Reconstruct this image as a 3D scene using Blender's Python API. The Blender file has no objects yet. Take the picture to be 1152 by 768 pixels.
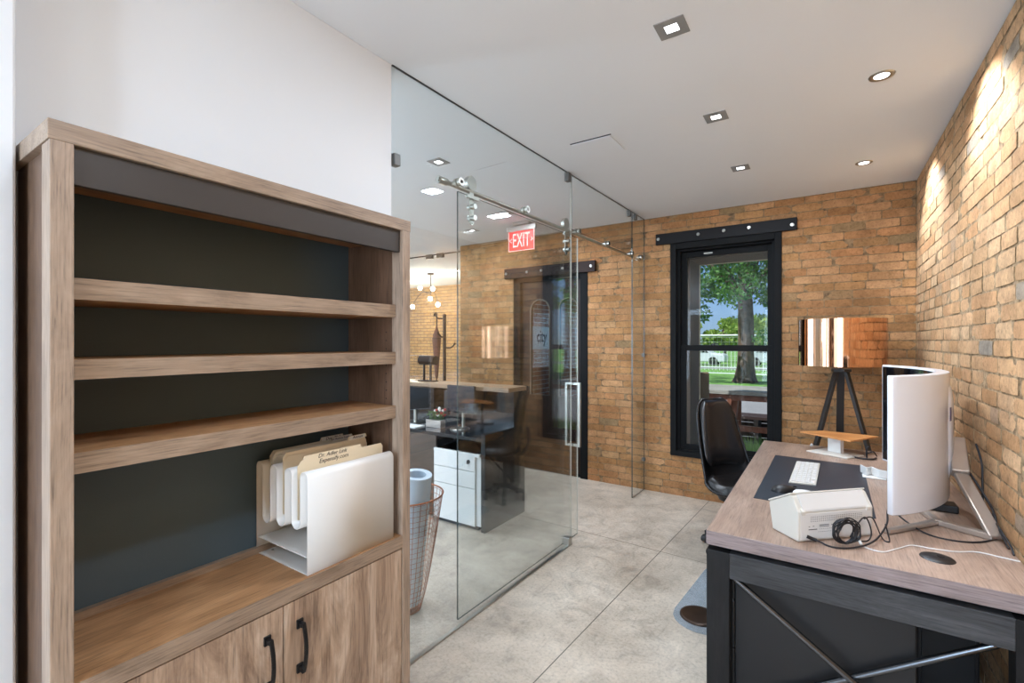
import bpy, bmesh, math, random
from math import sin, cos, pi, radians as R_
from mathutils import Vector, Matrix, noise
rnd = random.Random(7)
SC = bpy.context.scene
C = SC.collection

# ------------------------------------------------------------------ materials
def lin(h):
    h = h.lstrip('#')
    v = [int(h[i:i+2], 16) / 255 for i in (0, 2, 4)]
    return tuple((c / 12.92 if c <= .04045 else ((c + .055) / 1.055) ** 2.4) for c in v) + (1,)

def newmat(name):
    m = bpy.data.materials.new(name); m.use_nodes = True
    nt = m.node_tree
    return m, nt, nt.nodes['Principled BSDF'], nt.nodes['Material Output']

def N(nt, typ, **kw):
    n = nt.nodes.new(typ)
    for k, v in kw.items():
        if hasattr(n, k): setattr(n, k, v)
        else: n.inputs[k.replace('_', ' ')].default_value = v
    return n

def ramp(nt, fac, stops):
    r = nt.nodes.new('ShaderNodeValToRGB')
    el = r.color_ramp.elements
    while len(el) < len(stops): el.new(.5)
    for e, (p, c) in zip(el, stops):
        e.position = p; e.color = lin(c) if isinstance(c, str) else (c, c, c, 1)
    nt.links.new(fac, r.inputs['Fac'])
    return r.outputs['Color']

def mixc(nt, fac, a, b, mode='MIX'):
    m = nt.nodes.new('ShaderNodeMix'); m.data_type = 'RGBA'; m.blend_type = mode
    L = nt.links
    for sock, v in ((m.inputs[0], fac), (m.inputs[6], a), (m.inputs[7], b)):
        if hasattr(v, 'is_linked'): L.new(v, sock)
        elif isinstance(v, str): sock.default_value = lin(v)
        else: sock.default_value = v
    return m.outputs[2]

def plain(name, col, rough=.5, metal=0, bump=0, bscale=200, var=.06, vscale=3, spec=.5, coat=0):
    m, nt, p, o = newmat(name)
    tc = N(nt, 'ShaderNodeTexCoord')
    n = N(nt, 'ShaderNodeTexNoise', Scale=vscale, Detail=4.0)
    nt.links.new(tc.outputs['Object'], n.inputs['Vector'])
    c = lin(col)
    lo = tuple(max(0, x * (1 - var)) for x in c[:3]) + (1,); hi = tuple(min(1, x * (1 + var)) for x in c[:3]) + (1,)
    nt.links.new(mixc(nt, n.outputs['Fac'], lo, hi), p.inputs['Base Color'])
    p.inputs['Roughness'].default_value = rough; p.inputs['Metallic'].default_value = metal
    p.inputs['Specular IOR Level'].default_value = spec
    p.inputs['Coat Weight'].default_value = coat
    if bump:
        n2 = N(nt, 'ShaderNodeTexNoise', Scale=bscale, Detail=3.0)
        nt.links.new(tc.outputs['Object'], n2.inputs['Vector'])
        b = N(nt, 'ShaderNodeBump', Strength=bump, Distance=.002)
        nt.links.new(n2.outputs['Fac'], b.inputs['Height']); nt.links.new(b.outputs['Normal'], p.inputs['Normal'])
    return m

def wood(name, stops, axis=1, rough=.45, fine=1.0, patch=1.0, spec=.5):
    """grain runs along axis (0 x, 1 y, 2 z); colour is streaks + broad patches"""
    m, nt, p, o = newmat(name); L = nt.links
    tc = N(nt, 'ShaderNodeTexCoord')
    mp = N(nt, 'ShaderNodeMapping'); s = [9.0 * patch] * 3; s[axis] = 2.2 * patch
    mp.inputs['Scale'].default_value = s
    L.new(tc.outputs['Object'], mp.inputs['Vector'])
    a = N(nt, 'ShaderNodeTexNoise', Scale=1.0, Detail=8.0, Roughness=.68, Distortion=1.1)
    L.new(mp.outputs[0], a.inputs['Vector'])
    mp2 = N(nt, 'ShaderNodeMapping'); s2 = [230.0 * fine] * 3; s2[axis] = 10.0 * fine
    mp2.inputs['Scale'].default_value = s2
    L.new(tc.outputs['Object'], mp2.inputs['Vector'])
    b = N(nt, 'ShaderNodeTexNoise', Scale=1.0, Detail=3.0, Roughness=.6)
    L.new(mp2.outputs[0], b.inputs['Vector'])
    base = ramp(nt, a.outputs['Fac'], stops)
    dark = ramp(nt, b.outputs['Fac'], [(.30, .54), (.42, .86), (.56, 1.0), (.72, 1.12)])
    col = mixc(nt, 1.0, base, dark, 'MULTIPLY')
    L.new(col, p.inputs['Base Color'])
    p.inputs['Roughness'].default_value = rough
    p.inputs['Specular IOR Level'].default_value = spec
    bp = N(nt, 'ShaderNodeBump', Strength=.25, Distance=.001)
    L.new(b.outputs['Fac'], bp.inputs['Height']); L.new(bp.outputs['Normal'], p.inputs['Normal'])
    return m

def brickmat(name, stops, grey='#6f6557', greyamt=.07):
    m, nt, p, o = newmat(name); L = nt.links
    tc = N(nt, 'ShaderNodeTexCoord'); g = N(nt, 'ShaderNodeNewGeometry')
    base = ramp(nt, g.outputs['Random Per Island'], stops)
    # a few burnt grey bricks
    w = N(nt, 'ShaderNodeTexWhiteNoise', noise_dimensions='1D')
    L.new(g.outputs['Random Per Island'], w.inputs['W'])
    st = ramp(nt, w.outputs['Value'], [(0, 0.0), (1 - greyamt - .01, 0.0), (1 - greyamt, .75), (1, 1.0)])
    base = mixc(nt, st, base, grey)
    n1 = N(nt, 'ShaderNodeTexNoise', Scale=9.0, Detail=8.0, Roughness=.7)
    n2 = N(nt, 'ShaderNodeTexNoise', Scale=52.0, Detail=6.0, Roughness=.8)
    n3 = N(nt, 'ShaderNodeTexNoise', Scale=3.1, Detail=3.0)
    for n in (n1, n2, n3): L.new(tc.outputs['Object'], n.inputs['Vector'])
    k1 = ramp(nt, n1.outputs['Fac'], [(.3, .72), (.5, 1.0), (.70, 1.25)])
    k2 = ramp(nt, n2.outputs['Fac'], [(.30, .40), (.40, .82), (.5, 1.0), (.62, 1.08), (.72, 1.22)])
    k3 = ramp(nt, n3.outputs['Fac'], [(.35, .86), (.65, 1.08)])
    c = mixc(nt, 1.0, base, k1, 'MULTIPLY'); c = mixc(nt, 1.0, c, k2, 'MULTIPLY'); c = mixc(nt, 1.0, c, k3, 'MULTIPLY')
    L.new(c, p.inputs['Base Color'])
    p.inputs['Roughness'].default_value = .92; p.inputs['Specular IOR Level'].default_value = .2
    b = N(nt, 'ShaderNodeBump', Strength=.8, Distance=.006); L.new(n2.outputs['Fac'], b.inputs['Height'])
    b2 = N(nt, 'ShaderNodeBump', Strength=.3, Distance=.012); L.new(n1.outputs['Fac'], b2.inputs['Height'])
    L.new(b.outputs['Normal'], b2.inputs['Normal']); L.new(b2.outputs['Normal'], p.inputs['Normal'])
    return m

def mortar(name, a, b):
    m, nt, p, o = newmat(name); L = nt.links
    tc = N(nt, 'ShaderNodeTexCoord')
    n = N(nt, 'ShaderNodeTexNoise', Scale=22.0, Detail=8.0, Roughness=.75)
    L.new(tc.outputs['Object'], n.inputs['Vector'])
    L.new(ramp(nt, n.outputs['Fac'], [(.35, a), (.6, b)]), p.inputs['Base Color'])
    p.inputs['Roughness'].default_value = .95
    bp = N(nt, 'ShaderNodeBump', Strength=1.0, Distance=.015)
    L.new(n.outputs['Fac'], bp.inputs['Height']); L.new(bp.outputs['Normal'], p.inputs['Normal'])
    return m

def flatbrick(name, c1, c2, mort, xz=True, yz=False, scale=1.0, ms=.012):
    m, nt, p, o = newmat(name); L = nt.links
    tc = N(nt, 'ShaderNodeTexCoord')
    sp = N(nt, 'ShaderNodeSeparateXYZ'); L.new(tc.outputs['Object'], sp.inputs[0])
    cb = N(nt, 'ShaderNodeCombineXYZ')
    L.new(sp.outputs['Y' if yz else 'X'], cb.inputs['X']); L.new(sp.outputs['Z'], cb.inputs['Y'])
    br = N(nt, 'ShaderNodeTexBrick', Scale=scale)
    br.inputs['Color1'].default_value = lin(c1); br.inputs['Color2'].default_value = lin(c2); br.inputs['Mortar'].default_value = lin(mort)
    br.inputs['Mortar Size'].default_value = ms * .6; br.inputs['Brick Width'].default_value = .21; br.inputs['Row Height'].default_value = .071
    L.new(cb.outputs[0], br.inputs['Vector'])
    n = N(nt, 'ShaderNodeTexNoise', Scale=6.0, Detail=6.0); L.new(tc.outputs['Object'], n.inputs['Vector'])
    c = mixc(nt, 1.0, br.outputs['Color'], ramp(nt, n.outputs['Fac'], [(.3, .75), (.7, 1.15)]), 'MULTIPLY')
    L.new(c, p.inputs['Base Color']); p.inputs['Roughness'].default_value = .9
    b = N(nt, 'ShaderNodeBump', Strength=.6, Distance=.01); b.invert = True
    L.new(br.outputs['Fac'], b.inputs['Height']); L.new(b.outputs['Normal'], p.inputs['Normal'])
    return m

def glassmat(name, tint=(.93, .95, .945), ior=1.5, boost=1.0, rough=0.0):
    m = bpy.data.materials.new(name); m.use_nodes = True; nt = m.node_tree; L = nt.links
    nt.nodes.remove(nt.nodes['Principled BSDF']); o = nt.nodes['Material Output']
    t = N(nt, 'ShaderNodeBsdfTransparent'); t.inputs[0].default_value = (*tint, 1)
    g = N(nt, 'ShaderNodeBsdfGlossy'); g.inputs['Roughness'].default_value = rough; g.inputs['Color'].default_value = (.97, .98, .98, 1)
    # Schlick reflectance of a thin pane, the same from both sides
    ge = N(nt, 'ShaderNodeNewGeometry'); dt = N(nt, 'ShaderNodeVectorMath', operation='DOT_PRODUCT')
    L.new(ge.outputs['Normal'], dt.inputs[0]); L.new(ge.outputs['Incoming'], dt.inputs[1])
    def mth(op, a, b=None):
        n = N(nt, 'ShaderNodeMath', operation=op)
        for i, v in enumerate((a, b)):
            if v is None: continue
            if hasattr(v, 'is_linked'): L.new(v, n.inputs[i])
            else: n.inputs[i].default_value = v
        return n.outputs[0]
    f0 = ((ior - 1) / (ior + 1)) ** 2
    fc = mth('POWER', mth('SUBTRACT', 1.0, mth('ABSOLUTE', dt.outputs['Value'])), 5.0)
    fr = mth('ADD', mth('MULTIPLY', fc, 1 - f0), f0)
    mu = N(nt, 'ShaderNodeMath', operation='MULTIPLY'); mu.inputs[1].default_value = boost; mu.use_clamp = True
    L.new(fr, mu.inputs[0])
    mx = N(nt, 'ShaderNodeMixShader'); L.new(mu.outputs[0], mx.inputs[0]); L.new(t.outputs[0], mx.inputs[1]); L.new(g.outputs[0], mx.inputs[2])
    L.new(mx.outputs[0], o.inputs['Surface'])
    return m

def emit(name, col, s):
    m, nt, p, o = newmat(name)
    p.inputs['Base Color'].default_value = lin(col); p.inputs['Emission Color'].default_value = lin(col)
    p.inputs['Emission Strength'].default_value = s
    return m

def concrete():
    m, nt, p, o = newmat('sealed_concrete'); L = nt.links
    tc = N(nt, 'ShaderNodeTexCoord')
    a = N(nt, 'ShaderNodeTexNoise', Scale=1.3, Detail=9.0, Roughness=.68, Distortion=.5)
    b = N(nt, 'ShaderNodeTexNoise', Scale=5.5, Detail=8.0, Roughness=.7, Distortion=1.2)
    c = N(nt, 'ShaderNodeTexNoise', Scale=60.0, Detail=5.0, Roughness=.7)
    mp = N(nt, 'ShaderNodeMapping'); mp.inputs['Scale'].default_value = (16, 3.5, 3); mp.inputs['Rotation'].default_value = (0, 0, .9)
    L.new(tc.outputs['Object'], mp.inputs[0])
    d = N(nt, 'ShaderNodeTexNoise', Scale=1.0, Detail=6.0, Roughness=.7, Distortion=1.5); L.new(mp.outputs[0], d.inputs['Vector'])
    for n in (a, b, c): L.new(tc.outputs['Object'], n.inputs['Vector'])
    col = ramp(nt, a.outputs['Fac'], [(.30, '#988b7c'), (.45, '#b5a795'), (.56, '#c5b7a5'), (.72, '#d6cab9')])
    col = mixc(nt, 1.0, col, ramp(nt, b.outputs['Fac'], [(.3, .66), (.47, .95), (.60, 1.04), (.75, 1.16)]), 'MULTIPLY')
    col = mixc(nt, 1.0, col, ramp(nt, d.outputs['Fac'], [(.28, .80), (.42, 1.0), (.7, 1.05)]), 'MULTIPLY')
    col = mixc(nt, 1.0, col, ramp(nt, c.outputs['Fac'], [(.3, .72), (.48, .98), (.7, 1.10)]), 'MULTIPLY')
    # sawn joints, two lines in the slab
    sp = N(nt, 'ShaderNodeSeparateXYZ'); L.new(tc.outputs['Object'], sp.inputs[0])
    def math_(op, x, y=None, z=None):
        n = N(nt, 'ShaderNodeMath', operation=op)
        for i, v in enumerate((x, y, z)):
            if v is None: continue
            if hasattr(v, 'is_linked'): L.new(v, n.inputs[i])
            else: n.inputs[i].default_value = v
        return n.outputs[0]
    def joint(coord, other, slope, offs, per):
        v = math_('ADD', coord, math_('MULTIPLY', other, slope)); v = math_('ADD', v, offs + 50 * per)
        v = math_('MODULO', v, per); v = math_('SUBTRACT', v, per / 2); v = math_('ABSOLUTE', v)
        wob = math_('MULTIPLY', c.outputs['Fac'], .002)
        return math_('LESS_THAN', v, math_('ADD', wob, .0018))
    j1 = joint(sp.outputs['X'], sp.outputs['Y'], -.05, .953 + .2435 + 1.5, 3.0)
    j2 = joint(sp.outputs['Y'], sp.outputs['X'], .035, -1.96, 3.0)
    j = math_('MAXIMUM', j1, j2)
    col = mixc(nt, j, col, '#5d564c')
    L.new(col, p.inputs['Base Color'])
    rr = ramp(nt, b.outputs['Fac'], [(.3, .36), (.7, .55)])
    L.new(rr, p.inputs['Roughness'])
    bp = N(nt, 'ShaderNodeBump', Strength=.35, Distance=.003); L.new(c.outputs['Fac'], bp.inputs['Height']); L.new(bp.outputs['Normal'], p.inputs['Normal'])
    return m

M = {}
M['paint'] = plain('white_wall_paint', '#e4e7ea', .6, bump=.08, bscale=300, var=.015)
M['paint2'] = plain('ceiling_paint', '#eaedf0', .85, var=.012)
M['floor'] = concrete()
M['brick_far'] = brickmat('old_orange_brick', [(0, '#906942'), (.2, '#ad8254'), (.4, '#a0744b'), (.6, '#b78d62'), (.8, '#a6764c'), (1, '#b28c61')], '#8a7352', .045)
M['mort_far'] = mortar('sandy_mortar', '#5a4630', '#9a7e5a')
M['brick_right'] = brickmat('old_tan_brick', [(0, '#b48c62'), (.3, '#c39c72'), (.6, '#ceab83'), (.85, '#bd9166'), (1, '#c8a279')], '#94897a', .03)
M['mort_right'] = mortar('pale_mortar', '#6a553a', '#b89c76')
M['brick_warm'] = flatbrick('warm_brick', '#c9954f', '#d6a660', '#8a6a42', yz=False)
M['brick_ext'] = flatbrick('red_brown_brick', '#b0704f', '#c48364', '#e0d2c2', yz=True, ms=.008)
M['cab_front_h'] = wood('weathered_oak_long_grain', [(.3, '#7f6c5a'), (.5, '#9a8672'), (.7, '#ab9782')], 1)
M['cab_v'] = wood('weathered_oak_upright_grain', [(.3, '#8a7866'), (.5, '#a38f7c'), (.7, '#b3a08c')], 2)
M['cab_door'] = wood('weathered_oak_door', [(.34, '#75604f'), (.44, '#947c67'), (.53, '#ab937c'), (.66, '#c2ad98')], 2, patch=1.1, fine=.8)
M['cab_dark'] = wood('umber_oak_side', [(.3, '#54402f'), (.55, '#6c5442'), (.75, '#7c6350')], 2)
M['cab_top'] = wood('brown_oak_surface', [(.32, '#8c6745'), (.48, '#ab8158'), (.7, '#c2986d')], 1, rough=.4)
M['charcoal'] = plain('charcoal_panel', '#4d5f6b', .55, bump=.15, bscale=260, var=.12, vscale=2)
M['fascia'] = plain('dark_steel_fascia', '#3d3a38', .45, metal=.3, var=.15, vscale=4)
M['blackmetal'] = plain('black_iron', '#1a1a1c', .42, metal=.4)
M['desk_top'] = wood('desk_walnut_laminate', [(.3, '#8d7564'), (.5, '#a58c7a'), (.72, '#b79f8e')], 1, rough=.34, patch=.6)
M['desk_edge'] = wood('desk_edge_laminate', [(.3, '#80706a'), (.5, '#928381'), (.7, '#a19391')], 0, rough=.5)
M['desk_black_h'] = wood('black_stained_oak', [(.3, '#2c2d2e'), (.55, '#434446'), (.75, '#5c5d5e')], 0, rough=.42, spec=.35)
M['desk_black_v'] = wood('black_stained_oak_upright', [(.3, '#131313'), (.55, '#1b1b1c'), (.75, '#252526')], 2, rough=.5, spec=.3)
M['steel_dark'] = plain('dark_grey_steel', '#2a2a2b', .4, metal=.4, var=.06)
M['steel_bar'] = plain('polished_dark_steel', '#6a6d72', .22, metal=.95)
M['lamp_trim'] = plain('grey_lamp_trim', '#8f8f8d', .5)
M['clamp'] = plain('satin_clamp_steel', '#6f6e6b', .45, metal=.7)
M['steel'] = plain('brushed_steel', '#b5b2a8', .28, metal=1.0)
M['silver'] = plain('champagne_silver', '#b3a79c', .35, metal=.6)
M['white_gloss'] = plain('white_gloss_plastic', '#e4e4e8', .14, var=.01)
M['white_plastic'] = plain('white_plastic', '#dad8d4', .38, var=.01)
M['white_metal'] = plain('white_powder_coat', '#e4e2dd', .35, var=.01)
M['white_satin'] = plain('off_white_satin', '#d2cdc2', .45, var=.01)
M['black_gloss'] = plain('black_screen', '#0b0b0f', .08)
M['black_plastic'] = plain('black_plastic', '#1c1a1a', .4)
M['rubber'] = plain('black_rubber_cable', '#15151a', .5)
M['leather'] = plain('black_leather', '#1d1b1b', .26, bump=.12, bscale=350, var=.15, vscale=8)
M['matleather'] = plain('navy_black_mat', '#2a3038', .45, bump=.2, bscale=500, var=.05)
M['copper'] = plain('polished_copper', '#e6b088', .07, metal=1.0, var=.02)
M['copper_wire'] = plain('copper_wire', '#a86a48', .35, metal=.8)
M['black_wood'] = plain('black_painted_wood', '#2b2622', .5, var=.1)
M['orange_wood'] = wood('orange_birch_board', [(.3, '#b0703a'), (.5, '#c98a4e'), (.7, '#d9a064')], 0, rough=.4)
M['frame_black'] = plain('black_window_paint', '#060606', .75, var=.1, spec=.25)
M['beam'] = plain('dark_steel_lintel', '#141212', .6, metal=.1, spec=.25, var=.2, vscale=6)
M['beam_brown'] = plain('brown_steel_lintel', '#2a1a12', .6, spec=.25, var=.2, vscale=6)
M['door_brown'] = wood('dark_brown_door', [(.3, '#221510'), (.6, '#2f1f16'), (.8, '#3a281b')], 2, spec=.25)
M['glass'] = glassmat('clear_glass', (.94, .955, .953), 1.5, 1.75)
M['pane'] = glassmat('window_glass', (.97, .98, .98), 1.45, .4)
M['glass_edge'] = plain('green_glass_edge', '#2f3b38', .15)
M['glass_edge_light'] = plain('pale_polished_glass_edge', '#b9b4a6', .2)
M['taupe'] = plain('taupe_render', '#7a6d60', .85, var=.15, vscale=5, bump=.2, bscale=60)
M['cream'] = plain('cream_trim', '#d8c9a4', .6)
M['copperless'] = plain('black_counter_laminate', '#1b1c1e', .12, var=.1)
M['counter_top'] = wood('counter_ledge_wood', [(.3, '#8f7459'), (.6, '#a98b6c'), (.8, '#b89a7a')], 0, rough=.35)
M['brown_panel'] = plain('brown_laminate', '#54463a', .4, var=.1)
M['folder'] = plain('manila_card', '#e3d3b4', .7, var=.03)
M['folder2'] = plain('pale_manila_card', '#d8d2c0', .7, var=.03)
M['ink'] = plain('black_ink', '#20202a', .7)
M['label'] = plain('white_label', '#e8e6e0', .6, var=.01)
M['red'] = emit('lit_red_sign', '#dc2a1e', .62)
M['redletter'] = emit('lit_letters', '#ffb0a0', .85)
M['lamp'] = emit('lamp_glow', '#fff8f0', 5)
M['bulb'] = emit('bulb_glow', '#fff0d0', 30)
M['blue_film'] = glassmat('pale_blue_clear_vinyl', (.87, .93, 1.0), 1.5, 1.8, rough=.45)  # tint and boosted gloss stand in for a bluish sheen on the floor
M['asphalt'] = plain('grey_asphalt', '#8b8784', .9, var=.25, vscale=.6)
M['deck'] = plain('porch_concrete', '#746a60', .8, var=.2, vscale=1)
M['redwood'] = wood('stained_cedar', [(.3, '#8a5238'), (.55, '#a5684c'), (.75, '#b97c5e')], 2)
M['weather'] = wood('weathered_grey_boards', [(.3, '#8b8478'), (.55, '#a7a093'), (.8, '#b9b3a6')], 0)
M['wicker'] = plain('wicker', '#7d6a52', .8, bump=1, bscale=90, var=.3, vscale=60)
M['whitepaint'] = plain('white_tube_paint', '#e8e8e8', .5)
M['barkm'] = plain('bark', '#665142', .95, bump=1, bscale=7, var=.9, vscale=5)  # wide tone range puts sun dapple into the bark colour
M['umbrella'] = plain('brown_umbrella_cloth', '#5a3220', .6, var=.2)
M['bronze'] = plain('dark_bronze', '#3a2b20', .4, metal=.6)

def leafmat(name, a, b, tr=.35):
    m, nt, p, o = newmat(name); L = nt.links
    g = N(nt, 'ShaderNodeNewGeometry')
    c = ramp(nt, g.outputs['Random Per Island'], [(0, a), (1, b)])
    L.new(c, p.inputs['Base Color']); p.inputs['Roughness'].default_value = .6
    t = N(nt, 'ShaderNodeBsdfTranslucent'); L.new(c, t.inputs[0])
    mx = N(nt, 'ShaderNodeMixShader'); mx.inputs[0].default_value = tr
    L.new(p.outputs[0], mx.inputs[1]); L.new(t.outputs[0], mx.inputs[2]); L.new(mx.outputs[0], o.inputs['Surface'])
    return m
M['leaf'] = leafmat('tree_leaves', '#2c5220', '#6a9838', .3)
M['leaf2'] = leafmat('bush_leaves', '#7c9a3c', '#b2c45e')
M['leaf3'] = leafmat('dark_bush_leaves', '#3d5a2c', '#6c8c44')
M['grass'] = leafmat('grass_blades', '#86b84e', '#c4e384')
def lawnmat():
    m, nt, p, o = newmat('mown_lawn'); L = nt.links
    tc = N(nt, 'ShaderNodeTexCoord'); n = N(nt, 'ShaderNodeTexNoise', Scale=2.0, Detail=10.0, Roughness=.8); L.new(tc.outputs['Object'], n.inputs['Vector'])
    L.new(ramp(nt, n.outputs['Fac'], [(.3, '#55802f'), (.7, '#8fb457')]), p.inputs['Base Color']); p.inputs['Roughness'].default_value = .9
    return m
M['lawn'] = lawnmat()

# ------------------------------------------------------------------ mesh helpers
class MB:
    def __init__(s): s.v = []; s.f = []; s.m = []; s.sm = []
    def add(s, vs, fs, mi=0, smooth=False):
        o = len(s.v); s.v += [tuple(v) for v in vs]
        for f in fs: s.f.append(tuple(i + o for i in f)); s.m.append(mi); s.sm.append(smooth)
        return s
    def box(s, x0, x1, y0, y1, z0, z1, mi=0):
        x0, x1 = min(x0, x1), max(x0, x1); y0, y1 = min(y0, y1), max(y0, y1); z0, z1 = min(z0, z1), max(z0, z1)
        vs = [(x, y, z) for z in (z0, z1) for y in (y0, y1) for x in (x0, x1)]
        return s.add(vs, [(0, 2, 3, 1), (4, 5, 7, 6), (0, 1, 5, 4), (2, 6, 7, 3), (0, 4, 6, 2), (1, 3, 7, 5)], mi)
    def prism(s, poly, axis, a, b, mi=0):
        """poly in the two other axes (cyclic order), extruded a..b on axis"""
        def P3(p, t):
            return {0: (t, p[0], p[1]), 1: (p[0], t, p[1]), 2: (p[0], p[1], t)}[axis]
        n = len(poly); vs = [P3(p, a) for p in poly] + [P3(p, b) for p in poly]
        fs = [tuple(range(n))[::-1], tuple(range(n, 2 * n))] + [(i, (i + 1) % n, n + (i + 1) % n, n + i) for i in range(n)]
        return s.add(vs, fs, mi)
    def cyl(s, p0, p1, r0, r1=None, n=20, mi=0, cap=True, smooth=True):
        r1 = r0 if r1 is None else r1
        p0, p1 = Vector(p0), Vector(p1); d = (p1 - p0).normalized()
        u = d.orthogonal().normalized(); w = d.cross(u)
        vs = []
        for p, r in ((p0, r0), (p1, r1)):
            for i in range(n):
                a = 2 * pi * i / n; vs.append(p + (u * cos(a) + w * sin(a)) * r)
        s.add(vs, [(i, (i + 1) % n, n + (i + 1) % n, n + i) for i in range(n)], mi, smooth)
        if cap: s.add(vs, [tuple(range(n))[::-1], tuple(range(n, 2 * n))], mi)
        return s
    def lathe(s, prof, c=(0, 0, 0), n=32, mi=0, smooth=True):
        vs = []
        for r, z in prof:
            for i in range(n):
                a = 2 * pi * i / n; vs.append((c[0] + r * cos(a), c[1] + r * sin(a), c[2] + z))
        fs = []
        for k in range(len(prof) - 1):
            for i in range(n):
                fs.append((k * n + i, k * n + (i + 1) % n, (k + 1) * n + (i + 1) % n, (k + 1) * n + i))
        return s.add(vs, fs, mi, smooth)
    def tube(s, pts, r, n=8, sub=6, mi=0, closed=False):
        pts = [Vector(p) for p in pts]
        P = []
        if sub > 1 and len(pts) > 2:
            m = len(pts)
            for i in range(m if closed else m - 1):
                if closed: a, b, c_, d = pts[i - 1], pts[i], pts[(i + 1) % m], pts[(i + 2) % m]
                else: a, b, c_, d = pts[max(0, i - 1)], pts[i], pts[i + 1], pts[min(m - 1, i + 2)]
                for k in range(sub):
                    t = k / sub
                    P.append(.5 * ((2 * b) + (c_ - a) * t + (2 * a - 5 * b + 4 * c_ - d) * t * t + (3 * b - a - 3 * c_ + d) * t ** 3))
            if not closed: P.append(pts[-1])
        else: P = pts
        m = len(P); vs = []; up = None
        for i in range(m):
            t = (P[(i + 1) % m] - P[i - 1]) if closed else (P[min(i + 1, m - 1)] - P[max(i - 1, 0)])
            t.normalize()
            if up is None: up = t.orthogonal().normalized()
            up = (up - t * up.dot(t))
            up = up.normalized() if up.length > 1e-6 else t.orthogonal().normalized()
            w = t.cross(up)
            for k in range(n):
                a = 2 * pi * k / n; vs.append(P[i] + (up * cos(a) + w * sin(a)) * r)
        fs = []
        for i in range(m if closed else m - 1):
            j = (i + 1) % m
            for k in range(n): fs.append((i * n + k, i * n + (k + 1) % n, j * n + (k + 1) % n, j * n + k))
        s.add(vs, fs, mi, True)
        if not closed: s.add([vs[k] for k in range(n)] + vs[-n:], [tuple(range(n))[::-1], tuple(range(n, 2 * n))], mi)
        return s
    def grid(s, fn, nu, nv, mi=0, smooth=True):
        vs = [fn(i / nu, j / nv) for j in range(nv + 1) for i in range(nu + 1)]
        fs = [(j * (nu + 1) + i, j * (nu + 1) + i + 1, (j + 1) * (nu + 1) + i + 1, (j + 1) * (nu + 1) + i) for j in range(nv) for i in range(nu)]
        return s.add(vs, fs, mi, smooth)
    def xf(s, mat):
        s.v = [tuple(mat @ Vector(v)) for v in s.v]; return s
    def build(s, name, mats, parent=None, bevel=0, solid=0, subsurf=0, seg=2, recalc=True):
        me = bpy.data.meshes.new(name); me.from_pydata(s.v, [], s.f)
        if not isinstance(mats, (list, tuple)): mats = [mats]
        for m in mats: me.materials.append(m)
        me.polygons.foreach_set('material_index', s.m); me.polygons.foreach_set('use_smooth', s.sm)
        if recalc and len(s.f) < 9000:
            bm = bmesh.new(); bm.from_mesh(me); bmesh.ops.recalc_face_normals(bm, faces=bm.faces); bm.to_mesh(me); bm.free()
        me.update()
        o = bpy.data.objects.new(name, me); C.objects.link(o)
        if parent is not None:
            o.parent = parent; o.location = -Vector(wloc(parent))
        if solid:
            md = o.modifiers.new('solid', 'SOLIDIFY'); md.thickness = solid; md.offset = 0
        if bevel:
            md = o.modifiers.new('bevel', 'BEVEL'); md.width = bevel; md.segments = seg; md.limit_method = 'ANGLE'; md.angle_limit = R_(35)
        if subsurf:
            md = o.modifiers.new('sub', 'SUBSURF'); md.levels = subsurf; md.render_levels = subsurf
        return o

WL = {}
def wloc(o):
    return WL.get(o.name, (0, 0, 0))

def tag(o, label=None, cat=None, group=None, kind=None):
    if label: o['label'] = label
    if cat: o['category'] = cat
    if group: o['group'] = group
    if kind: o['kind'] = kind
    return o

def thing(name, label, cat, loc=(0, 0, 0), group=None, kind=None):
    """Empty at the thing's base; part meshes are written in room coordinates and brought to it"""
    o = bpy.data.objects.new(name, None); C.objects.link(o); o.location = loc; o.empty_display_size = .1
    WL[o.name] = tuple(loc)
    return tag(o, label, cat, group, kind)

def solo(mb, name, mats, label, cat, base=(0, 0, 0), group=None, kind=None, **kw):
    b = Vector(base); mb.v = [tuple(Vector(v) - b) for v in mb.v]
    o = mb.build(name, mats, None, **kw); o.location = base
    return tag(o, label, cat, group, kind)

def sub(mb, name, mats, parent, **kw):
    """a part of a part (parent mesh already written in room coordinates under its thing)"""
    o = mb.build(name, mats, None, **kw); o.parent = parent
    return o

def struct(mb, name, mats, parent=None, **kw):
    o = mb.build(name, mats, parent, **kw)
    if parent is None: o['kind'] = 'structure'
    return o

def text_mb(body, size, depth=.0008, rot=None, origin=(0, 0, 0), align='CENTER', shear=0, sx=1.0, bold=0):
    cu = bpy.data.curves.new('lettering', 'FONT'); cu.body = body; cu.size = size; cu.extrude = depth; cu.offset = bold
    cu.align_x = align; cu.align_y = 'CENTER'; cu.shear = shear; cu.resolution_u = 3
    ob = bpy.data.objects.new('lettering', cu); C.objects.link(ob)
    bpy.context.view_layer.update()
    dg = bpy.context.evaluated_depsgraph_get()
    me = bpy.data.meshes.new_from_object(ob.evaluated_get(dg))
    mb = MB()
    Mx = Matrix.Translation(origin) @ (rot if rot else Matrix.Identity(4)) @ Matrix.Diagonal((sx, 1, 1, 1))
    mb.add([Mx @ v.co for v in me.vertices], [tuple(p.vertices) for p in me.polygons])
    bpy.data.objects.remove(ob); bpy.data.curves.remove(cu); bpy.data.meshes.remove(me)
    return mb

def frame_rot(xdir, ydir):
    x = Vector(xdir).normalized(); y = Vector(ydir).normalized(); z = x.cross(y)
    return Matrix((x, y, z)).transposed().to_4x4()

# ------------------------------------------------------------------ room shell
CH = 2.81          # ceiling
YF = 4.87          # inner face of the far brick wall
XR = .585          # inner face of the right brick wall
BY = -3.4          # wall behind the camera
XL = -9.2          # far left side of the building

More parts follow.
